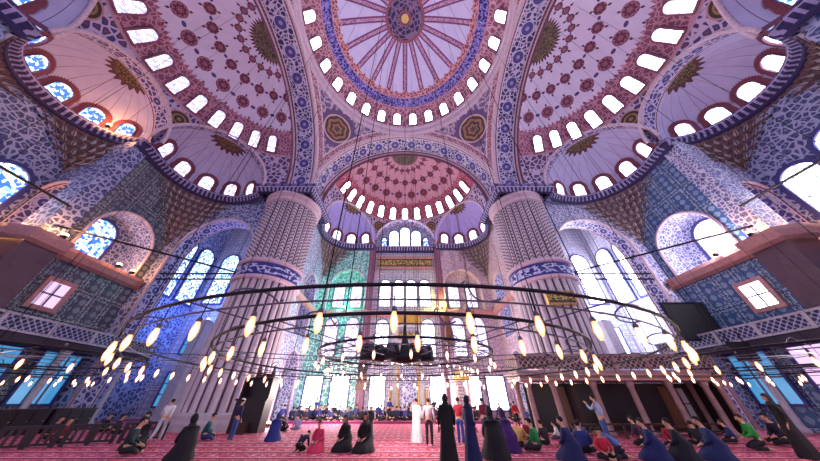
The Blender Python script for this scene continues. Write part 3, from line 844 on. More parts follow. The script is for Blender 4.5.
for sx, nm in ((-1, 'left'), (1, 'right')):
    for x in (21.0, 25.0, 29.0):
        fw(sx*x, 35.0, 13.5, 2.6, 8.2, 'glass_c' if sx > 0 else 'glass_b', 'arched window high in the far %s corner bay' % nm, 'high windows of the far %s corner bay' % nm, frame='lead_b', t=.25)
        fw(sx*x, 35.0, 6.8, 1.9, 3.2, 'day' if sx > 0 else 'day_b', 'gallery window in the far %s corner bay' % nm, 'gallery windows of the far %s corner bay' % nm, 'rect', 'lead_b', (2, 3))
        fw(sx*x, 35.0, 1.2, 1.9, 3.4, 'day_b', 'floor level blue window in the far %s corner bay' % nm, 'floor windows of the far %s corner bay' % nm, 'rect', 'lead_b', (2, 3))
    for yy in (32.9, 29.2, 25.5):
        window((sx*31.5, yy, 13.0), (0, -sx, 0), (0, 0, 1), 2.7, 8.4, 'glass_c' if sx > 0 else 'glass_b', 'lead_b', 'arched window in the outer wall seen through the %s corner arch' % nm, 'outer windows of the %s corner bay' % nm, t=.25)
    # small square gallery window and ground floor windows
    window((sx*26.3, 17.0, 7.2), (0, -sx, 0), (0, 0, 1), 1.3, 1.7, 'day_p' if sx < 0 else 'day', 'trim_r', 'small square window in the %s side wall above the gallery' % nm, kind='rect', bars=(2, 2), t=.28)
    window((sx*26.3, 20.4, 1.5), (0, -sx, 0), (0, 0, 1), 2.4, 3.1, 'day_b', 'lead_b', 'tall blue ground floor window by the corner of the %s side wall' % nm, kind='rect', bars=(3, 2), t=.16)
    window((sx*26.3, 16.6, 1.4), (0, -sx, 0), (0, 0, 1), 2.7, 3.2, 'day_b' if sx < 0 else 'day_p', 'lead_b', 'wide ground floor window under the %s gallery' % nm, kind='rect', bars=(3, 3), t=.2)
    window((sx*30.3, 11.5, 1.5), (0, -sx, 0), (0, 0, 1), 2.6, 3.2, 'day_b', 'lead_b', 'ground floor window in the %s middle bay' % nm, kind='rect', bars=(3, 3), t=.2)

# ------------------------------------------------------------------ columns
for sx, nm in ((-1, 'left'), (1, 'right')):
    NR = 28; RC = 2.8; cx, cy = sx*14.2, 23.0
    def reed(z0, z1, rr):
        def f(a, b):
            th = 2*pi*a; q = (a*NR) % 1; r = rr+.26*sin(pi*q)**.7-.12
            return V((cx+r*sin(th), cy+r*cos(th), z0+(z1-z0)*b))
        return surf(f, NR*8, 1, lambda a, b: (a*NR, z0+(z1-z0)*b))
    lab = 'huge round reeded pillar carrying the dome on the %s' % nm
    o = struct('pillar', reed(.9, 10.9, RC), MT['col_lo'], lab, 'pillar')
    def band(prof): return sweep(circ(RC, 0, 64, (cx, cy)), prof, True, side=1)
    link('pillar_base', band([(0, 0), (.3, 0), (.3, .4), (.25, .6), (.25, .85), (.15, 1.0), (-.1, 1.0)]), MT['marble'], o)
    link('lettered_band', band([(.22, 11.1), (.24, 12.6)]), MT['callig'], o)
    link('band_moulding', band([(-.2, 10.8), (.3, 10.85), (.4, 11.0), (.4, 11.12), (.22, 11.15)]), MT['trim'], o)
    link('band_moulding', band([(.22, 12.55), (.4, 12.6), (.4, 12.8), (.25, 12.95), (-.2, 13.0)]), MT['trim'], o)
    link('upper_shaft', reed(12.9, 20.8, RC), MT['col_up'], o)
    link('capital', band([(-.2, 20.6), (.35, 20.7), (.35, 20.95), (.1, 21.1), (.1, 21.3), (.5, 21.5), (.5, 21.75), (-.3, 21.8)]), MT['trim'], o)
    # impost block with dentilled walkway
    q = 3.25
    sq = [V((cx-q, cy-q, 0)), V((cx+q, cy-q, 0)), V((cx+q, cy+q, 0)), V((cx-q, cy+q, 0))]
    link('impost', sweep(sq, [(-.6, 21.7), (.0, 21.7), (.12, 22.0), (.3, 22.2), (.3, 22.75), (.2, 22.75), (.2, 22.5), (-3.0, 22.5)], True, side=-1), MT['cornice'], o)
    # masonry block above the pillar between the great arches
    struct('arch_pier', boxes(((sx*14.6, 23.3, 27.0), (5.0, 5.0, 9.0))), MT['pend'], 'masonry above the %s pillar between the arches' % nm, 'pier') if False else None

# ------------------------------------------------------------------ floor, galleries
struct('floor', surf(lambda a, b: V((-36+72*a, -10+46*b, 0)), 1, 1, lambda a, b: (72*a, 46*b), False), MT['carpet'], 'red patterned prayer carpet across the whole hall', 'floor')
struct('step_far', boxes(((0, 30.6, .07), (24.6, 5.9, .14))), MT['carpet'], 'low carpeted step along the far wall', 'step')
for sx, nm in ((-1, 'left'), (1, 'right')):
    o = struct('gallery', boxes(((sx*25.3, 14.5, 4.95), (2.2, 21, .35)), ((sx*24.15, 14.5, 4.8), (.3, 21, .5))), MT['ceil'], '%s side gallery on slender columns' % nm, 'gallery')
    bm = bmesh.new()
    add_box(bm, (sx*24.2, 14.5, 5.6), (.1, 21, .78))
    link('parapet', mesh(bm), MT['lattice'], o)
    bm = bmesh.new(); add_box(bm, (sx*24.2, 14.5, 6.04), (.24, 21, .12)); add_box(bm, (sx*24.2, 14.5, 5.18), (.24, 21, .12))
    for k in range(9): add_box(bm, (sx*24.2, 4.2+k*2.58, 5.6), (.22, .22, .9))
    link('parapet_rail', mesh(bm), MT['marble'], o)
    for yy in (5.0, 9.6, 14.2, 18.8, 23.4):
        c = link('gallery_column', lathe([(.3, 0), (.3, .25), (.2, .35), (.17, .5), (.16, 4.0), (.22, 4.15), (.34, 4.55)], 14), MT['marble'], o, loc=(sx*24.3, yy, 0))
# ------------------------------------------------------------------ chandeliers and lamps
def mat_glow(name, c, st, alpha=None):
    m = Mat(name, .2)
    e = m.nt.nodes.new('ShaderNodeEmission'); e.inputs[0].default_value = col(c); e.inputs[1].default_value = st
    if alpha is None: m.nt.links.new(e.outputs[0], m.out.inputs[0])
    else:
        t = m.nt.nodes.new('ShaderNodeBsdfTransparent'); x = m.nt.nodes.new('ShaderNodeMixShader'); x.inputs[0].default_value = alpha
        m.nt.links.new(t.outputs[0], x.inputs[1]); m.nt.links.new(e.outputs[0], x.inputs[2]); m.nt.links.new(x.outputs[0], m.out.inputs[0])
    return m.mat
MT['globe'] = mat_glow('warm_lamp_glass', (255, 158, 104), 1.6, .45)
MT['bulb'] = mat_glow('lit_bulb', (255, 236, 216), 12)
MT['globe_off'] = plain('cool_lamp_glass', (190, 200, 220), .15)
ME = {}
ME['globe'] = lathe([(.018, .0), (.035, .03), (.056, .09), (.064, .15), (.054, .22), (.036, .28), (.026, .31)], 12)
ME['bulb'] = lathe([(.01, .06), (.028, .1), (.038, .15), (.026, .21), (.01, .25)], 10)
ME['cap'] = lathe([(.045, .3), (.05, .33), (.03, .37), (.012, .39)], 8)
ME['hanger'] = lathe([(.008, .38), (.008, .7)], 5)
for k, m in (('globe', 'globe'), ('bulb', 'bulb'), ('cap', 'iron_l'), ('hanger', 'iron')): ME[k].materials.append(MT[m])
for q in ('globe', 'bulb', 'cap'):
    for vv in ME[q].vertices: vv.co.x *= .82; vv.co.y *= .82; vv.co.z = .38+(vv.co.z-.38)*.85
ME['globe_off'] = ME['globe'].copy(); ME['globe_off'].materials.clear(); ME['globe_off'].materials.append(MT['globe_off'])
def lamp(p, label, group, lit=True, sc=1.0):
    o = link('glass_lamp', ME['globe' if lit else 'globe_off'], loc=p); o.scale = (sc,)*3; o.rotation_euler.z = random.random()*6
    tag(o, label, 'lamp', group)
    if lit: link('bulb', ME['bulb'], parent=o)
    link('cap', ME['cap'], parent=o); link('hanger', ME['hanger'], parent=o)
def ring_pts(c, r, z, n=96): return [(c[0]+r*cos(2*pi*k/n), c[1]+r*sin(2*pi*k/n), z) for k in range(n)]
def chandelier(c, r, z, nl, label, lamp_label, group, bars=True, ncab=14, ztop=38, lit=lambda x, y: True, tube_r=.035, sc=1.0, hub=None, hang=.66):
    root = tag(bpy.data.objects.new('ring_chandelier', None), label, 'chandelier'); C.objects.link(root); root.location = (c[0], c[1], 0)
    P = lambda pts: [(x-c[0], y-c[1], zz) for x, y, zz in pts]
    link('ring', tube(P(ring_pts(c, r, z)), tube_r, 8, True), MT['iron'], root)
    link('lower_ring', tube(P(ring_pts(c, r*.985, z-.16)), tube_r*.5, 6, True), MT['iron_l'], root)
    if bars:
        for k in range(8):
            a = 2*pi*(k+.5)/8; q = hub or .2
            link('spoke', tube([(q*cos(a), q*sin(a), z+.02), (r*cos(a), r*sin(a), z)], .014, 5), MT['iron_l'], root)
    for k in range(16):                                 # iron scrolls
        a = 2*pi*k/16+.1; pts = []
        for j in range(15):
            t = j/14*1.6*pi; q = .34*(1-j/20); rr = r-.36+q*cos(t); zz = z+.02+q*.55*sin(t)
            pts.append((rr*cos(a+j*.006), rr*sin(a+j*.006), zz))
        link('scroll', tube(pts, .016, 5), MT['iron_l'], root)
    for k in range(ncab):
        a = 2*pi*(k+.25)/ncab
        link('suspension_cable', tube([(r*cos(a), r*sin(a), z), (r*.97*cos(a), r*.97*sin(a), ztop)], .011, 4), MT['iron'], root)
    for k in range(nl):
        a = 2*pi*k/nl+.05; x, y = c[0]+r*cos(a), c[1]+r*sin(a)
        j = random.choice((0, 0, .12))
        lamp((x, y, z-hang*sc-.02-j*0), lamp_label, group, lit(x, y), sc)
    return root
big = chandelier((-.1, 11.9), 8.86, 2.9, 58, 'largest black iron ring chandelier spanning the middle of the hall', 'lit glass lamp hanging from the largest ring chandelier', 'lamps of the largest chandelier', ztop=37, tube_r=.03)
mid = chandelier((-.1, 10.45), 6.2, 2.88, 40, 'second iron ring chandelier inside the largest ring', 'lit glass lamp hanging from the second ring chandelier', 'lamps of the second chandelier', ztop=39, ncab=10)
inn = chandelier((0, 9.5), 3.0, 2.95, 20, 'smallest ring chandelier around the black loudspeaker cluster', 'small lit glass lamp on the smallest ring chandelier', 'lamps of the smallest chandelier', ztop=41, ncab=6, sc=.8)
for sx, nm in ((-1, 'left'), (1, 'right')):
    chandelier((sx*14.6, 9.3), 4.2, 2.95, 26, 'side ring chandelier hanging on the %s near the gallery' % nm, 'glass lamp hanging from the %s side chandelier' % nm, 'lamps of the %s side chandelier' % nm, ztop=30, ncab=8, lit=(lambda x, y: True))
    chandelier((sx*21.2, 15.6), 2.6, 3.0, 16, 'small ring chandelier near the %s gallery front' % nm, 'glass lamp on the small chandelier by the %s gallery' % nm, 'lamps of the small %s gallery chandelier' % nm, ztop=26, ncab=6, bars=False)
chandelier((-.5, 24.0), 6.3, 4.1, 60, 'far ring chandelier in front of the prayer niche', 'lit glass lamp hanging from the far ring chandelier', 'lamps of the far chandelier', ztop=30, ncab=8)
# loudspeaker cluster
root = tag(bpy.data.objects.new('loudspeaker_cluster', None), 'black cluster of loudspeakers hanging in the middle of the rings', 'loudspeaker'); C.objects.link(root); root.location = (0, 9.4, 2.8)
link('hub', lathe([(.12, -.12), (.5, -.05), (.55, .08), (.2, .2), (.06, .9), (.03, 2.0)], 16), MT['black'], root)
link('suspension_cable', tube([(0, 0, 1.9), (0, -.4, 40.05)], .014, 5), MT['iron'], root)
for k, (x, y, a) in enumerate(((-.95, .1, .3), (-.45, -.35, -.1), (.35, -.3, .2), (.8, .15, -.4), (0, .5, 0), (-1.3, -.2, .6))):
    bm = bmesh.new(); add_box(bm, (x, y, .22), (.42, .4, .5), a, None, .8); bmesh.ops.bevel(bm, geom=bm.edges[:], offset=.03, segments=2, affect='EDGES')
    sp = link('speaker_box', mesh(bm), MT['black'], root)
    link('speaker_cone', (lambda b: (add_lathe(b, [(.05, 0), (.15, .03)], 14), bmesh.ops.rotate(b, verts=b.verts, cent=(0, 0, 0), matrix=M.Rotation(pi/2, 3, 'X')), bmesh.ops.translate(b, verts=b.verts, vec=(x+.21*sin(a), y-.215*cos(a), .22)), mesh(b, True))[-1])(bmesh.new()), MT['iron_l'], sp)
link('long_horn', tube([(-1.6, 0, .05), (-.9, 0, .16), (-.2, 0, .3)], [.05, .2, .26], 12), MT['black'], root)

# ------------------------------------------------------------------ tie bars, ledge lamps, boards
for sx, nm in ((-1, 'left'), (1, 'right')):
    for z, q in ((11.7, 'lower'), (12.3, 'upper')):
        tag(link('tie_bar', tube([(sx*16.9, 22.3, z), (sx*26.3, 22.3, z)], .09, 8), MT['iron']), '%s iron tie bar between the %s pillar and the side wall' % (q, nm), 'tie bar', kind='structure')
    tag(link('tie_bar', tube([(sx*25.8, 14.0, 12.2), (sx*16.3, 21.4, 11.9)], .08, 8), MT['iron']), 'long iron bar crossing from the %s corner pier to the pillar' % nm, 'tie bar', kind='structure')
    tag(link('tie_bar', tube([(sx*25.8, 13.6, 13.8), (sx*25.2, -4, 13.2)], .09, 8), MT['iron']), 'iron bar crossing the mouth of the %s middle bay' % nm, 'tie bar', kind='structure')
ME['ledge_body'] = boxes(((0, 0, .12), (.3, .22, .24))); ME['ledge_lens'] = lathe([(.02, .24), (.17, .26), (.15, .36), (.05, .4)], 12)
ME['ledge_body'].materials.append(MT['iron']); ME['ledge_lens'].materials.append(mat_glow('warm_floodlight_lens', (255, 190, 120), 9))
WARM, WHT, TEAL, YEL, BLU = (1, .42, .12), (.96, .9, 1), (.1, 1, .75), (1, .9, .15), (.15, .3, 1)
for x, y, z, en, c, lab in ((-25.6, 18.9, 11.3, 80, WARM, 'in the left window recess, nearer the arch'), (-25.6, 20.2, 11.3, 60, WARM, 'in the left window recess, nearer the pillar'), (-25.1, 14.3, 11.3, 90, WARM, 'on the left corner pier ledge'),
        (-28.3, 12.6, 11.3, 110, WARM, 'on the left middle bay ledge'), (-29.9, 12.5, 11.3, 110, WARM, 'in the angle of the left middle bay'), (25.6, 16.9, 11.3, 330, WHT, 'in the right window recess, set white as added daylight'), (25.1, 14.0, 11.3, 50, WARM, 'on the right corner pier ledge'),
        (28.6, 12.6, 11.3, 60, WARM, 'on the right middle bay ledge'), (-8.4, 32.4, 11.85, 230, TEAL, 'below the left far arch, added for a teal glow'), (5.05, 32.2, 11.85, 260, YEL, 'beside the right pilaster of the far wall, added for a yellow glow'),
        (-12.2, 20.9, 22.75, 500, WHT, 'on the walkway over the left pillar'), (12.2, 20.9, 22.75, 400, WHT, 'on the walkway over the right pillar'), (-28.0, 12.2, 22.5, 90, WARM, 'on the walkway of the left middle exedra'),
        (25.5, 31.5, 6.0, 1200, (.8, .88, 1), 'in the far right corner bay, added to brighten it'), (-10.6, 23.6, .0, 420, WHT, 'on the carpet at the foot of the left pillar, added to whiten the shaft'), (10.6, 24.6, .0, 150, WHT, 'on the carpet behind the tribune at the right pillar, added as fill'),
        (-25.5, 31.5, 6.0, 800, BLU, 'in the far left corner bay, added for a blue glow')):  # teal, yellow, corner bay and pillar foot floodlights are added for their glow
    if z == 6.0: z = 10.0; struct('corner_ledge', boxes(((x, y, 5.0), (1.2, 1.2, 10.0))), MT['marble'], 'marble block in the far %s corner bay' % ('left' if x < 0 else 'right'), 'pier')
    o = tag(link('floodlight', ME['ledge_body'], loc=(x, y, z)), 'small floodlight standing '+lab, 'lamp'); link('lens', ME['ledge_lens'], parent=o)
    l = bpy.data.lights.new('floodlight_glow', 'POINT'); l.energy = en; l.color = c; l.shadow_soft_size = .2
    lo = bpy.data.objects.new('floodlight_glow', l); C.objects.link(lo); lo.location = (x, y-.05-(.5 if c == TEAL else 0), z+.75)
for x, y, en in ((0, 13.5, 200), (-6, 26.0, 620), (3.6, 25.6, 480), (-14.6, 9.3, 25), (14.6, 9.3, 90)):
    l = bpy.data.lights.new('lamp_glow', 'POINT'); l.energy = en; l.color = (1, .82, .74); l.shadow_soft_size = .6
    lo = bpy.data.objects.new('lamp_glow', l); C.objects.link(lo); lo.location = (x, y, 2.5)
o = tag(link('notice_board', boxes(((24.6, 20.9, 7.2), (3.6, .14, 3.0))), MT['black']), 'big blank black board on the right wall beside the arch', 'board')
link('board_frame', boxes(((24.6, 20.86, 8.74), (3.76, .2, .1)), ((24.6, 20.86, 5.66), (3.76, .2, .1)), ((22.76, 20.86, 7.2), (.1, .2, 3.1)), ((26.44, 20.86, 7.2), (.1, .2, 3.1))), MT['iron'], o)
link('bracket', boxes(((24.6, 21.45, 7.2), (.3, 1.1, .2))), MT['iron'], o)
o = tag(link('notice_board', boxes(((23.1, 17.9, 4.4), (1.5, .12, 1.2))), MT['black']), 'small black screen hanging under the right gallery', 'screen')
link('hanger', boxes(((22.6, 17.9, 5.3), (.05, .05, .7)), ((23.6, 17.9, 5.3), (.05, .05, .7))), MT['iron'], o)
o = tag(link('inscribed_plaque', boxes(((13.5, 20.0, 8.9), (2.3, .12, 1.0))), MT['callig_gold']), 'gold framed inscribed plaque on the right pillar', 'plaque')
link('plaque_frame', boxes(((13.5, 19.96, 9.45), (2.5, .18, .12)), ((13.5, 19.96, 8.35), (2.5, .18, .12)), ((12.3, 19.96, 8.9), (.12, .18, 1.2)), ((14.7, 19.96, 8.9), (.12, .18, 1.2))), MT['gold'], o)
o = tag(link('inscription_panel', boxes(((0, 33.6, 19.6), (8.6, .16, 1.5))), MT['callig_gold']), 'dark green and gold inscription panel high on the far wall', 'inscription')
link('panel_frame', boxes(((0, 33.55, 20.5), (9.2, .22, .34)), ((0, 33.55, 18.7), (9.2, .22, .34))), MT['trim_r'], o)
o = tag(link('wall_plaque', boxes(((-5.1, 32.78, 3.0), (1.3, .1, .6)), ((-5.1, 32.78, 3.8), (1.3, .1, .55))), MT['wood_m']), 'pair of brown wooden tablets on the left pilaster between bright windows', 'tablet')
o = tag(link('wall_roundel', (lambda b: (add_lathe(b, [(.62, 0), (.62, .08), (.5, .14)], 24), bmesh.ops.rotate(b, verts=b.verts, cent=(0, 0, 0), matrix=M.Rotation(pi/2, 3, 'X')), mesh(b))[-1])(bmesh.new()), MT['wood_b'], loc=(-5.1, 32.82, 4.9)), 'dark round plate above the wooden tablets', 'roundel')

# ------------------------------------------------------------------ prayer niche and pulpit
def niche():
    o = tag(bpy.data.objects.new('prayer_niche', None), 'marble and gold prayer niche in the middle of the far wall', 'niche'); C.objects.link(o); o.location = (.35, 33.75, .14)
    link('surround', boxes(((-1.55, -.1, 4.9), (.7, .5, 9.6)), ((1.55, -.1, 4.9), (.7, .5, 9.6)), ((0, -.1, 8.3), (2.4, .5, 1.2)), ((0, -.12, 9.75), (3.9, .6, .25)), ((0, .02, 4), (2.5, .1, 8))), MT['marble'], o)
    f = lambda a, b: V((1.15*cos(pi*a), .0+.0-.42*0+.55*0-.38*sin(pi*a)*-1-.36, 6.2*b))
    link('niche_recess', surf(lambda a, b: V((1.15*cos(pi*a), -.34+.3*sin(pi*a), .1+6.4*b)), 20, 4, lambda a, b: (a*3.6, b*6)), MT['tile_fine'], o)
    link('niche_hood', surf(lambda a, b: V((1.15*(1-b)*cos(pi*a), -.34+.3*sin(pi*a)*(1-b), 6.5+1.3*b)), 20, 5), MT['gold'], o)
    link('gilded_crest', surf(lambda a, b: V((2.0*cos(pi*a)*b, -.3+.1*b, 9.9+1.9*sin(pi*a)*b)), 24, 5), MT['gold'], o)
    link('gold_inscription', boxes(((0, -.38, 8.5), (2.6, .08, .9))), MT['callig_gold'], o)
    for s in (-1, 1):
        link('gilded_column', lathe([(.2, 0), (.2, .3), (.13, .45), (.12, 6.0), (.22, 6.4)], 12), MT['gold'], o, loc=(s*1.2, -.5, 0))
        c = link('candlestick', lathe([(.42, 0), (.4, .12), (.16, .3), (.13, 1.0), (.24, 1.1), (.24, 1.2), (.12, 1.25), (.12, 2.6), (.03, 2.7)], 16), MT['gold'], None, loc=(.35+s*2.05, 32.8, .14))
        tag(c, 'tall gilded candlestick on the %s of the prayer niche' % ('left' if s < 0 else 'right'), 'candlestick')
niche()
def pulpit():
    o = tag(bpy.data.objects.new('stepped_pulpit', None), 'tall marble pulpit with a pointed spire right of the prayer niche', 'pulpit'); C.objects.link(o); o.location = (5.6, 32.4, .14)
    bm = bmesh.new()
    vs = [(0, -4.6, 0), (0, .2, 0), (0, .2, 4.4), (0, -.9, 4.4), (0, -4.6, .5)]
    a = [bm.verts.new((-.5, y, z)) for _, y, z in vs]; b = [bm.verts.new((.5, y, z)) for _, y, z in vs]
    bm.faces.new(a); bm.faces.new(b[::-1])
    for k in range(5): bm.faces.new((a[k], b[k], b[(k+1) % 5], a[(k+1) % 5]))
    link('stair_flank', mesh(bm), MT['marble_warm'], o)
    bm = bmesh.new()
    for k in range(14): add_box(bm, (0, -4.5+k*.27, .5+k*.28), (.9, .27, .3))
    link('stair', mesh(bm), MT['marble'], o)
    for s in (-1, 1):
        bm = bmesh.new(); add_tube(bm, [(s*.5, -4.6, 1.5), (s*.5, -.9, 5.4)], .07, 6); add_tube(bm, [(s*.5, -4.6, 1.0), (s*.5, -.9, 4.9)], .05, 6)
        for k in range(8): add_tube(bm, [(s*.5, -4.6+k*.52, .5+k*.545), (s*.5, -4.6+k*.52, 1.5+k*.545)], .04, 6)
        link('balustrade', mesh(bm), MT['marble'], o)
        link('door_post', boxes(((s*.58, -4.75, 1.6), (.22, .25, 3.2))), MT['marble_warm'], o)
        for yy in (-.8, .1): link('canopy_post', lathe([(.09, 4.4), (.07, 4.6), (.07, 7.2), (.11, 7.4)], 8), MT['marble'], o, loc=(s*.45, yy, 0))
    link('door_lintel', boxes(((0, -4.75, 3.35), (1.6, .32, .35)), ((0, -4.75, 3.75), (1.1, .25, .45))), MT['gold'], o)
    link('spire', lathe([(.75, 7.4), (.72, 7.9), (.6, 8.0), (.56, 8.8), (.4, 9.6), (.04, 12.0)], 8, False), MT['wood_m'], o, loc=(0, -.35, 0))
    link('finial', lathe([(.03, 11.9), (.09, 12.1), (.03, 12.3), (.01, 12.7)], 8), MT['gold'], o, loc=(0, -.35, 0))
pulpit()

# ------------------------------------------------------------------ raised tribune on the right
o = tag(bpy.data.objects.new('marble_tribune', None), 'marble tribune on slender columns in front of the right pillar', 'tribune'); C.objects.link(o); o.location = (13.5, 18.4, 0)
link('platform', boxes(((0, .1, 2.86), (12.6, 2.2, .36)), ((0, .1, 3.12), (12.9, 2.5, .2))), MT['marble_warm'], o)
link('platform_moulding', boxes(((0, -1.1, 2.74), (12.7, .2, .12)), ((0, -1.2, 2.98), (12.9, .16, .08)), ((6.4, .1, 2.74), (.2, 2.2, .12))), MT['trim_r'], o)
bm = bmesh.new(); add_box(bm, (0, -1.05, 3.66), (12.5, .08, .7)); add_box(bm, (-6.25, 0, 3.66), (.08, 2.0, .7)); add_box(bm, (6.25, 0, 3.66), (.08, 2.0, .7))
link('pierced_balustrade', mesh(bm), MT['lattice_w'], o)
bm = bmesh.new(); add_box(bm, (0, -1.05, 4.08), (12.8, .2, .14)); add_box(bm, (-6.25, 0, 4.08), (.2, 2.1, .14)); add_box(bm, (6.25, 0, 4.08), (.2, 2.1, .14))
for k in range(7): add_box(bm, (-6.25+k*12.5/6, -1.05, 3.68), (.2, .2, .95))
link('handrail', mesh(bm), MT['marble_warm'], o)
for x in (-5.85, -4.3, -1.8, .5, 2.9, 5.1, 6.0):
    for y in ((-.85, .95) if x in (-5.85, 6.0) else (-.85,)):
        c = link('tribune_column', lathe([(.26, 0), (.26, .15), (.19, .25), (.165, .4), (.155, 2.3), (.19, 2.38), (.26, 2.66)], 8), MT['marble_warm'], o, loc=(x, y, 0))
link('back_screen', boxes(((.4, 1.05, 1.34), (11.6, .1, 2.6)), ((6.15, .1, 1.34), (.1, 1.8, 2.6))), MT['wood_b'], o)
for x, m in ((-3.0, 'wood_m'), (-2.2, 'wood'), (4.0, 'wood_m')):
    link('screen_panel', boxes(((x, .97, 1.35), (.62, .08, 2.2)), ((x, .92, 1.9), (.4, .06, .8)), ((x, .92, .9), (.4, .06, .7))), MT[m], o)
c = link('screen_window', boxes(((4.9, .98, 1.5), (.9, .06, 1.7))), MT['stone'], o)
link('glazing_bar', boxes(((4.9, .94, 1.5), (.06, .06, 1.7)), ((4.9, .94, 1.5), (.9, .06, .06)), ((4.4, .94, 1.5), (.1, .1, 1.9)), ((5.4, .94, 1.5), (.1, .1, 1.9))), MT['wood'], c)
o = tag(bpy.data.objects.new('wooden_rail', None), 'low dark wooden rail on the carpet before the tribune', 'rail'); C.objects.link(o); o.location = (13.2, 16.6, 0)
link('top_bar', boxes(((0, 0, .62), (8.4, .1, .08)), ((0, 0, .32), (8.4, .06, .06))), MT['wood'], o)
for k in range(7): link('post', boxes(((-4.1+k*1.37, 0, .33), (.1, .1, .66))), MT['wood'], o)

# ------------------------------------------------------------------ dark furniture on the left
o = tag(bpy.data.objects.new('preachers_chair', None), 'tall dark wooden preaching chair with two pointed finials by the left pillar', 'chair'); C.objects.link(o); o.location = (-10.3, 20.0, 0); o.scale = (1.15, 1.15, 1.12)
link('body', boxes(((0, 0, .75), (1.7, .9, 1.5)), ((0, 0, 1.54), (1.85, 1.0, .1))), MT['wood_b'], o)
for s in (-1, 1):
    link('side_panel', boxes(((s*.82, .1, 2.1), (.1, .75, 1.2))), MT['wood_b'], o)
    link('finial', lathe([(.13, 2.6), (.16, 2.75), (.13, 2.95), (.02, 3.45)], 10), MT['wood'], o, loc=(s*.45, .4, 0))
link('backrest', boxes(((0, .42, 2.15), (1.6, .1, 1.2)), ((0, .42, 2.78), (1.1, .1, .2))), MT['wood_b'], o)
link('step_ladder', boxes(((0, -.6, .25), (.6, .3, .5)), ((0, -.85, .12), (.6, .3, .24))), MT['wood'], o)
for k, (y, lab) in enumerate(((15.2, 'nearest of three'), (17.9, 'middle one of three'), (20.6, 'farthest of three'))):
    o = tag(bpy.data.objects.new('shoe_cabinet', None), 'long dark low cabinet against the left wall, %s' % lab, 'cabinet', 'dark cabinets on the left'); C.objects.link(o); o.location = (-23.1, y, 0)
    link('body', boxes(((0, 0, .6), (.7, 2.5, 1.2))), MT['wood_b'], o); link('top', boxes(((0, 0, 1.23), (.8, 2.6, .06))), MT['wood'], o)
    for q in (-.8, 0, .8):
        d = link('door', boxes(((.365, q, .6), (.04, .74, 1.05))), MT['wood_b'], o); link('knob', boxes(((.4, q+.28, .65), (.04, .05, .05))), MT['gold'], d)
a, b = V((-16.6, 12.6, 0)), V((-12.6, 16.4, 0))
for k in range(3):
    p = a.lerp(b, (k+.5)/3); dv = (b-a).normalized(); ln = (b-a).length/3-.12
    o = tag(bpy.data.objects.new('barrier_section', None), 'low dark wooden barrier section on the left carpet, %s' % ('nearest', 'middle', 'farthest')[k], 'barrier', 'low barrier on the left'); C.objects.link(o)
    o.location = p; o.rotation_euler.z = atan2(dv.y, dv.x)
    link('top_rail', boxes(((0, 0, .72), (ln, .16, .1)), ((0, 0, .12), (ln, .1, .08))), MT['wood_b'], o)
    for j in range(3):
        link('post', boxes(((-ln/2+.08+j*(ln-.16)/2, 0, .36), (.16, .14, .72))), MT['wood_b'], o)
    link('slat', boxes(*[((-ln/2+.3+j*(ln-.6)/5, 0, .42), (.1, .05, .56)) for j in range(6)]), MT['wood'], o)
# ------------------------------------------------------------------ people
def skin_mesh(pts, edges, radii, sub=1, smooth=True):
    me = bpy.data.meshes.new('m'); me.from_pydata([tuple(p) for p in pts], edges, [])
    ob = bpy.data.objects.new('skin_source', me); C.objects.link(ob)
    md = ob.modifiers.new('s', 'SKIN'); md.use_smooth_shade = True
    for i, r in enumerate(radii):
        r = r if isinstance(r, tuple) else (r, r)
        me.skin_vertices[0].data[i].radius = r; me.skin_vertices[0].data[i].use_root = (i == 0)
    if sub: s = ob.modifiers.new('d', 'SUBSURF'); s.levels = sub; s.render_levels = sub
    dg = bpy.context.evaluated_depsgraph_get(); out = bpy.data.meshes.new_from_object(ob.evaluated_get(dg))
    bpy.data.objects.remove(ob); bpy.data.meshes.remove(me)
    for p in out.polygons: p.use_smooth = True
    return out
def LR(x, y, z): return {1: V((x, y, z)), -1: V((-x, y, z))}
POSES = {}
def pose(name, pel, ch, neck, head, sh, el, wr, hp, kn, an, to):
    POSES[name] = dict(pel=V(pel), ch=V(ch), neck=V(neck), head=V(head), sh=sh, el=el, wr=wr, hp=hp, kn=kn, an=an, to=to)
pose('stand', (0, 0, .95), (0, .0, 1.28), (0, .01, 1.47), (0, .03, 1.6), LR(.18, 0, 1.41), LR(.25, -.04, 1.13), LR(.25, .07, .9), LR(.095, 0, .93), LR(.105, .02, .5), LR(.11, -.02, .08), LR(.13, .13, .035))
pose('walk', (0, 0, .94), (0, .03, 1.27), (0, .05, 1.46), (0, .08, 1.59), LR(.18, .03, 1.4), {1: V((.24, -.12, 1.14)), -1: V((-.24, .08, 1.14))}, {1: V((.24, -.06, .9)), -1: V((-.22, .26, .98))}, LR(.095, 0, .92),
     {1: V((.1, .2, .53)), -1: V((-.1, -.02, .5))}, {1: V((.1, .24, .1)), -1: V((-.1, -.3, .14))}, {1: V((.11, .39, .06)), -1: V((-.11, -.17, .04))})
pose('raise', (0, 0, .95), (0, .0, 1.28), (0, .01, 1.47), (0, .04, 1.6), LR(.18, 0, 1.41), {1: V((.25, -.04, 1.13)), -1: V((-.24, .18, 1.22))}, {1: V((.25, .07, .9)), -1: V((-.1, .34, 1.42))}, LR(.095, 0, .93), LR(.105, .02, .5), LR(.11, -.02, .08), LR(.13, .13, .035))
pose('sit', (0, 0, .14), (0, .05, .45), (0, .1, .63), (0, .14, .76), LR(.18, .06, .57), LR(.26, .12, .32), LR(.17, .3, .25), LR(.1, .03, .14), LR(.37, .3, .14), {1: V((.04, .36, .07)), -1: V((-.1, .44, .07))}, {1: V((-.1, .34, .05)), -1: V((.04, .46, .05))})
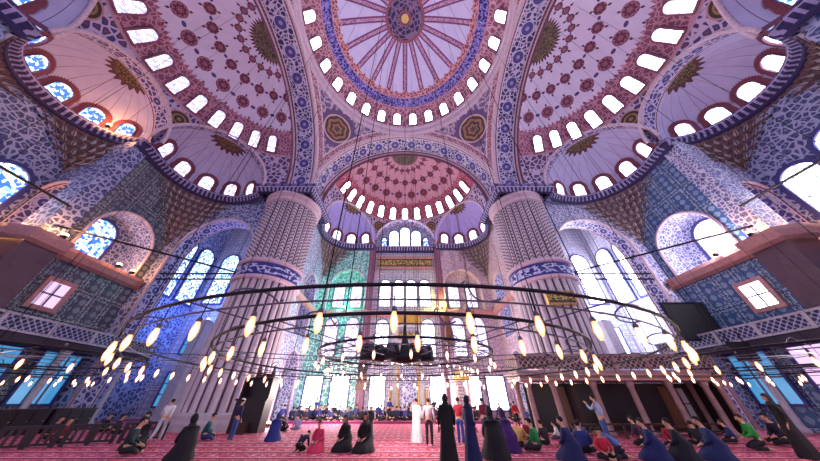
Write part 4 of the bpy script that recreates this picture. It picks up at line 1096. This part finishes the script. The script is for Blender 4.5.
pose('kneel', (0, -.12, .27), (0, -.03, .6), (0, .02, .8), (0, .06, .93), LR(.18, -.01, .73), LR(.24, .06, .48), LR(.12, .24, .38), LR(.1, -.1, .26), LR(.15, .3, .09), LR(.1, -.2, .08), LR(.09, -.33, .05))
pose('bow', (0, -.14, .28), (0, .14, .5), (0, .3, .6), (0, .42, .64), LR(.18, .25, .55), LR(.24, .3, .3), LR(.14, .46, .16), LR(.1, -.12, .26), LR(.15, .28, .09), LR(.1, -.22, .08), LR(.09, -.35, .05))
def add_hand(bm, w, e):
    d = (w-e).normalized(); up = V((0, 0, 1)) if abs(d.z) < .8 else V((0, 1, 0))
    s = d.cross(up).normalized(); n = s.cross(d)
    rot = M((s, d, n)).transposed()
    add_ell(bm, w+d*.05, (.04, .06, .018), rot, 8, 6)
    for k, L in ((-1.5, .062), (-.5, .078), (.5, .082), (1.5, .072)):
        p = w+d*.095+s*k*.019; add_tube(bm, [p-d*.02, p+d*L*.45, p+d*L*.85-n*L*.3], [.0105, .0095, .007], 5)
    sd = 1 if w.x < 0 else -1
    p = w+d*.03+s*sd*.034; add_tube(bm, [p, p+d*.035+s*sd*.026, p+d*.066+s*sd*.03-n*.012], [.013, .0115, .008], 5)
_pc = {}
def body_mesh(pn):
    if ('b', pn) in _pc: return _pc['b', pn]
    q = POSES[pn]; hd = (q['head']-q['neck']).normalized(); f = V((0, 1, 0)); f = (f-hd*f.dot(hd)).normalized()
    P = [q['pel'], q['pel'].lerp(q['ch'], .5), q['ch'], q['neck'], q['neck']+hd*.05, q['neck']+hd*.13+f*.015, q['neck']+hd*.2+f*.005, q['neck']+hd*.255]
    Rr = [(.15, .11), (.125, .1), (.15, .1), .065, .055, (.07, .085), (.075, .095), (.05, .06)]
    E = [(k, k+1) for k in range(7)]
    for s in (1, -1):
        i = len(P); P += [q['sh'][s], q['el'][s], q['wr'][s]]; Rr += [.062, .042, .027]; E += [(2, i), (i, i+1), (i+1, i+2)]
        i = len(P); P += [q['hp'][s], q['kn'][s], q['an'][s], q['to'][s]]; Rr += [.09, .058, .04, .034]; E += [(0, i), (i, i+1), (i+1, i+2), (i+2, i+3)]
    me = skin_mesh(P, E, Rr)
    bm = bmesh.new(); bm.from_mesh(me)
    for s in (1, -1): add_hand(bm, q['wr'][s], q['el'][s])
    side = f.cross(hd); c = q['neck']+hd*.15
    add_ell(bm, c+f*.1-hd*.0, (.014, .02, .026), None, 8, 6)
    for s in (1, -1): add_ell(bm, c+side*s*.078-f*.005, (.012, .022, .032), None, 8, 6)
    add_ell(bm, c+f*.09-hd*.052, (.026, .012, .008), None, 8, 5)
    _pc['b', pn] = mesh(bm, True)
    bm = bmesh.new()
    for s in (1, -1): add_ell(bm, c+f*.088+side*s*.032+hd*.022, (.012, .008, .008), None, 8, 6)
    _pc['eye', pn] = mesh(bm, True)
    rot = M((side, f, hd)).transposed()
    bm = bmesh.new(); add_ell(bm, q['neck']+hd*.2-f*.018, (.088, .102, .088), rot, 14, 10)
    bmesh.ops.delete(bm, geom=[v for v in bm.verts if (v.co-c).dot(f) > .045 and (v.co-c).dot(hd) < .07 or (v.co-c).dot(hd) < -.05], context='VERTS')
    _pc['hair', pn] = mesh(bm, True)
    bm = bmesh.new(); add_ell(bm, q['neck']+hd*.16-f*.02, (.1, .118, .15), rot, 16, 12)
    bmesh.ops.delete(bm, geom=[v for v in bm.verts if (v.co-c).dot(f) > .05 and -.075 < (v.co-c).dot(hd) < .075], context='VERTS')
    add_tube(bm, [q['neck']+hd*.06-f*.01, q['neck']-V((0, 0, .02)), q['ch'].lerp(q['neck'], .6)], [.09, .13, .2], 14)
    _pc['scarf', pn] = mesh(bm, True)
    bm = bmesh.new(); add_ell(bm, q['neck']+hd*.225-f*.01, (.095, .108, .075), rot, 14, 8)
    bmesh.ops.delete(bm, geom=[v for v in bm.verts if (v.co-(q['neck']+hd*.215)).dot(hd) < -.01], context='VERTS')
    _pc['cap', pn] = mesh(bm, True)
    P = [q['ch'], q['pel']+(q['ch']-q['pel'])*.05, q['pel'].lerp(q['ch'], .5), q['neck']-(q['neck']-q['ch'])*.12]
    Rr = [(.175, .125), (.17, .135), (.16, .125), .085]; E = [(1, 2), (2, 0), (0, 3)]
    for s in (1, -1):
        i = len(P); P += [q['sh'][s], q['el'][s], q['wr'][s].lerp(q['el'][s], .1)]; Rr += [.078, .058, .043]; E += [(0, i), (i, i+1), (i+1, i+2)]
    _pc['shirt', pn] = skin_mesh(P, E, Rr)
    P = [q['pel'], q['pel'].lerp(q['ch'], .18)]; Rr = [(.165, .125), (.155, .12)]; E = [(0, 1)]
    for s in (1, -1):
        i = len(P); P += [q['hp'][s], q['kn'][s], q['an'][s]]; Rr += [.108, .075, .058]; E += [(0, i), (i, i+1), (i+1, i+2)]
    _pc['trousers', pn] = skin_mesh(P, E, Rr)
    # a long robe following the pose
    if pn in ('stand', 'walk', 'raise'):
        st = [(0, 0, .02, .3, .27), (0, 0, .3, .26, .23), (0, 0, .7, .22, .18), (0, 0, 1.0, .2, .155), (0, 0, 1.25, .21, .145), (0, 0, 1.4, .2, .12), (0, .01, 1.47, .11, .09)]
        if pn == 'walk': st = [(x, y+.02*(z < .5), z, a, b*(1.25 if z < .5 else 1)) for x, y, z, a, b in st]
    else:
        k, n = q['pel'], q['neck']
        st = [(0, .06, .01, .36, .45), (0, .06, .1, .36, .43), (0, .03, .22, .3, .34)]
        for t, a, b in ((.25, .26, .24), (.55, .23, .17), (.82, .21, .13), (.97, .11, .09)):
            p = k.lerp(n, t); st.append((p.x, p.y, max(p.z, .3+t*.05), a, b))
    N = 28
    g = lambda a, b: (lambda s: V((s[0]+s[3]*(1+.05*sin(9*2*pi*a)*(1-b))*cos(2*pi*a), s[1]+s[4]*(1+.05*sin(9*2*pi*a)*(1-b))*sin(2*pi*a), s[2])))(st[int(round(b*(len(st)-1)))])
    _pc['robe', pn] = surf(g, N, len(st)-1)
    for k in ('eye', 'hair', 'scarf', 'cap', 'shirt', 'trousers', 'robe'): _pc[k, pn].materials.append(None)
    _pc['b', pn].materials.append(None)
    return _pc['b', pn]
CL = {}
def cloth(c):
    if c not in CL: CL[c] = plain('cloth_%d_%d_%d' % c, c, .85, 0, .15, 9)
    return CL[c]
SKIN = [plain('skin_light', (206, 152, 128), .55), plain('skin_tan', (168, 114, 90), .55)]
NAVY, BLACK, JEANS, WHITE = (34, 40, 84), (20, 18, 28), (64, 84, 140), (222, 218, 232)
def person(x, y, face, pn, label, top=NAVY, bottom=BLACK, hair=(28, 20, 20), robe=None, scarf=None, cap=None, sc=1.0, group=None, z=0.0, skin=0):
    bmsh = body_mesh(pn)
    def part(name, key, m, par):
        o = bpy.data.objects.new(name, _pc[key, pn]); C.objects.link(o)
        if par is not None: o.parent = par
        o.material_slots[0].link = 'OBJECT'; o.material_slots[0].material = m
        return o
    o = part('person', 'b', SKIN[skin], None); o.location = (x, y, z); o.rotation_euler.z = R_(face); o.scale = (sc,)*3
    tag(o, label, 'person', group)
    part('eyes', 'eye', cloth((18, 14, 16)), o)
    if robe: part('robe', 'robe', cloth(robe), o); part('sleeves', 'shirt', cloth(robe), o)
    else: part('shirt', 'shirt', cloth(top), o); part('trousers', 'trousers', cloth(bottom), o)
    if scarf: part('headscarf', 'scarf', cloth(scarf), o)
    else: part('hair', 'hair', cloth(hair), o)
    if cap: part('cap', 'cap', cloth(cap), o)
    return o
# face: 0 looks away from the camera (towards the far wall), 180 looks back at it
def at(u, v): return floor_at(u, v)
def P(u, v, face, pn, label, **k):
    x, y = at(u, v); return person(x, y, face, pn, label, **k)
P(153, 443, 20, 'walk', 'man in a white shirt and pale trousers walking on the left', top=WHITE, bottom=(190, 196, 214))
P(201, 441, -60, 'sit', 'person in a dark teal top sitting before the left pillar', top=(24, 84, 92), bottom=(40, 50, 110), sc=1.25)
P(229, 443, -30, 'stand', 'man in a navy jacket, jeans and white cap standing by the preaching chair', top=NAVY, bottom=JEANS, cap=(236, 232, 236))
P(178, 461, 60, 'kneel', 'woman in a black cloak kneeling near the camera on the left', robe=BLACK, scarf=BLACK, sc=1.15)
P(272, 441, 10, 'kneel', 'person in a bright navy cloak kneeling right of the preaching chair', robe=(30, 42, 120), scarf=(30, 40, 120), sc=1.05)
P(296, 431, 30, 'sit', 'person in pale grey clothes sitting before the far row', top=(150, 154, 190), bottom=(120, 124, 160), sc=1.0)
P(284, 432, 80, 'bow', 'person in dark clothes bowed to the carpet left of the far row', top=(34, 30, 50), bottom=BLACK)
P(299, 452, -20, 'bow', 'small dark bowed figure beside the child in pink', top=(40, 26, 62), bottom=BLACK, sc=.82)
P(316, 452, 170, 'kneel', 'child in a pink red dress kneeling on the carpet', robe=(206, 50, 96), hair=(34, 22, 26), sc=.9)
P(343, 451, 150, 'kneel', 'woman in a black cloak sitting on the left of a pair on the carpet', robe=BLACK, scarf=BLACK, sc=1.05)
P(364, 452, 160, 'kneel', 'woman in a black cloak sitting on the right of a pair on the carpet', robe=(24, 24, 28), scarf=BLACK, sc=1.15)
P(369, 436, 200, 'stand', 'woman in black standing behind the seated pair', robe=(26, 22, 36), scarf=(26, 22, 36), sc=.78)
P(417, 443, 10, 'raise', 'man in a long white robe standing in the middle with a raised hand', robe=(238, 230, 244))
P(430, 447, -10, 'stand', 'person in a pale shirt and black trousers beside the white robe', top=(204, 176, 186), bottom=(34, 28, 40), hair=(60, 36, 34))
P(450, 466, 0, 'stand', 'tall person in a long black cloak standing nearest the middle', robe=(18, 15, 22), scarf=(18, 15, 22), sc=1.04)
P(462, 446, -40, 'stand', 'man in a red shirt and blue jeans behind the black cloak', top=(178, 36, 60), bottom=(40, 70, 150), sc=1.02)
P(474, 463, -70, 'stand', 'woman in a long dark blue coat and headscarf standing nearest the tribune', robe=(22, 34, 84), scarf=(20, 22, 60), sc=1.02)
P(488, 442, 20, 'stand', 'man in a maroon jacket and dark jeans standing before the bright windows', top=(124, 22, 58), bottom=(30, 34, 76), sc=1.02)
P(497, 459, 0, 'kneel', 'person wrapped in black kneeling with back to the camera', robe=BLACK, scarf=(24, 22, 40), sc=1.35)
P(510, 452, 30, 'kneel', 'person in a dark purple cloak kneeling', robe=(66, 30, 104), scarf=(50, 24, 80), sc=1.25)
P(521, 449, -30, 'sit', 'person in a yellow ochre shirt sitting left of the green shirt', top=(206, 158, 96), bottom=(50, 34, 50), sc=1.15)
P(519, 428, 0, 'stand', 'person in a red jacket standing far off left of the tribune', top=(190, 40, 50), bottom=BLACK, sc=.95)
P(540, 452, 50, 'sit', 'man in a bright green shirt sitting cross legged at the foot of the tribune', top=(32, 140, 72), bottom=(34, 30, 44), sc=1.15)
P(530, 440, 170, 'sit', 'person in dark red sitting behind the green and yellow shirts', top=(120, 30, 50), bottom=BLACK, sc=1.0)
P(560, 440, 60, 'sit', 'child in a white top sitting against the tribune column', top=(226, 220, 232), bottom=(60, 60, 90), sc=.85)
P(574, 461, 40, 'kneel', 'person in dark navy kneeling before the left half of the tribune', robe=(26, 30, 84), hair=(20, 16, 18), sc=1.1)
P(588, 455, -20, 'sit', 'person in black with blue sleeves sitting in the tribune crowd', top=(34, 50, 120), bottom=BLACK, sc=1.1)
P(613, 449, 40, 'raise', 'man in a pale striped shirt and jeans standing in front of the tribune', top=(166, 182, 216), bottom=(70, 92, 150), sc=1.08)
P(621, 459, 60, 'bow', 'person in a light blue jacket bowed forward before the tribune', top=(96, 124, 190), bottom=(26, 26, 44), sc=1.1)
P(607, 460, 170, 'sit', 'person in red sitting at the feet of the man in the striped shirt', top=(196, 44, 66), bottom=(30, 20, 30), sc=.95)
x, y = 15.0, 18.7
person(12.6, 18.7, 60, 'sit', 'person in an orange top sitting inside the tribune', top=(214, 124, 40), bottom=BLACK, sc=1.15)
P(660, 461, 50, 'kneel', 'person in a royal blue cloak kneeling before the right half of the tribune', robe=(24, 34, 92), hair=(20, 16, 18), sc=1.05)
P(688, 461, 45, 'kneel', 'person in a black coat kneeling between two blue ones', robe=(24, 24, 40), hair=(26, 18, 18), sc=1.05)
P(722, 461, 55, 'kneel', 'person in a slate blue jacket kneeling by the corner of the tribune', robe=(28, 42, 90), hair=(20, 16, 18), sc=1.1)
P(677, 448, 150, 'sit', 'person in red and black sitting behind the kneeling row', top=(150, 30, 50), bottom=BLACK, sc=1.05)
P(762, 451, 60, 'kneel', 'man in a green shirt kneeling on the far right', top=(38, 150, 60), bottom=(28, 26, 40), sc=1.1)
P(790, 446, 70, 'sit', 'person in black with a blue edged coat sitting right of the green shirt', top=(24, 28, 50), bottom=BLACK, sc=1.3)
P(812, 459, 60, 'stand', 'tall person in black standing on the far right edge', robe=(22, 18, 28), scarf=(22, 18, 28), sc=1.06)
P(120, 456, -60, 'sit', 'person in a dark green coat sitting beside the left barrier', top=(22, 50, 54), bottom=BLACK, sc=1.25)
P(132, 449, 200, 'kneel', 'person in black kneeling behind the left barrier end', robe=(22, 22, 36), scarf=(22, 22, 36), sc=1.15)
person(-16.6, 14.9, -90, 'sit', 'person with a red top sitting behind the left barrier', top=(120, 30, 44), bottom=BLACK, sc=1.1)
for i, (x, y, f) in enumerate(((-18.6, 16.2, -80), (-17.6, 18.6, -60), (-19.4, 19.6, -70))):
    person(x, y, f, 'sit', 'dark figure sitting by the left cabinets, %s' % ('nearest of three', 'nearest the pillar', 'farthest back')[i], top=(30, 28, 44), bottom=BLACK, sc=1.1)
for u, v, f, pn, lab, c in ((548, 446, 20, 'sit', 'person in dark brown sitting right of the green shirt', (52, 34, 40)), (585, 444, -40, 'sit', 'person in a grey blue top sitting behind the crowd at the tribune', (70, 84, 120)),
        (644, 447, 30, 'kneel', 'person in a dark plum top kneeling at the middle of the tribune rail', (62, 28, 58)), (704, 447, -30, 'sit', 'person in black sitting before the right end of the tribune', (24, 22, 34)),
        (738, 444, 40, 'sit', 'person in dark blue sitting just left of the green shirt on the far right', (30, 44, 100))):
    P(u, v, f, pn, lab, top=c, bottom=BLACK)
rnd = random.Random(4)
cols = [(34, 40, 92), (28, 30, 66), (24, 22, 36), (44, 50, 116), (30, 26, 48)]
k = 0
x = -11.6
while x < 11.8:
    person(x, 28.35+(k % 3)*1.2+rnd.uniform(-.12, .12), rnd.choice((0, 10, -15, 170, 90, -90)), rnd.choice(('sit', 'sit', 'kneel')), 'dark blue clothed worshipper seated in the long row below the far windows',
           top=rnd.choice(cols), bottom=BLACK, sc=rnd.uniform(1.1, 1.3), group='worshippers seated along the far wall', z=.14, skin=rnd.choice((0, 1)))
    x += rnd.uniform(.36, .42); k += 1
    if 4.5 < x < 6.7: x = 6.75
for x, y, lab, c in ((-9.0, 29.8, 'man standing at the far left window in dark blue', (34, 44, 110)), (-1.6, 30.2, 'person in navy standing left of the prayer niche', (40, 52, 130)), (3.0, 30.3, 'person in dark clothes standing right of the prayer niche', (30, 30, 60))):
    person(x, y, 10, 'stand', lab, top=c, bottom=BLACK, z=.14)
# ------------------------------------------------------------------ light
w = bpy.data.worlds.new('world'); scn.world = w; w.use_nodes = True
w.node_tree.nodes['Background'].inputs[0].default_value = (.66, .68, 1.0, 1); w.node_tree.nodes['Background'].inputs[1].default_value = .36
vs = scn.view_settings; vs.view_transform = 'Standard'; vs.look = 'None'; vs.gamma = 1; vs.use_curve_mapping = False; vs.exposure = 1.4
scn.cycles.max_bounces = 6; scn.cycles.diffuse_bounces = 2; scn.cycles.transparent_max_bounces = 8
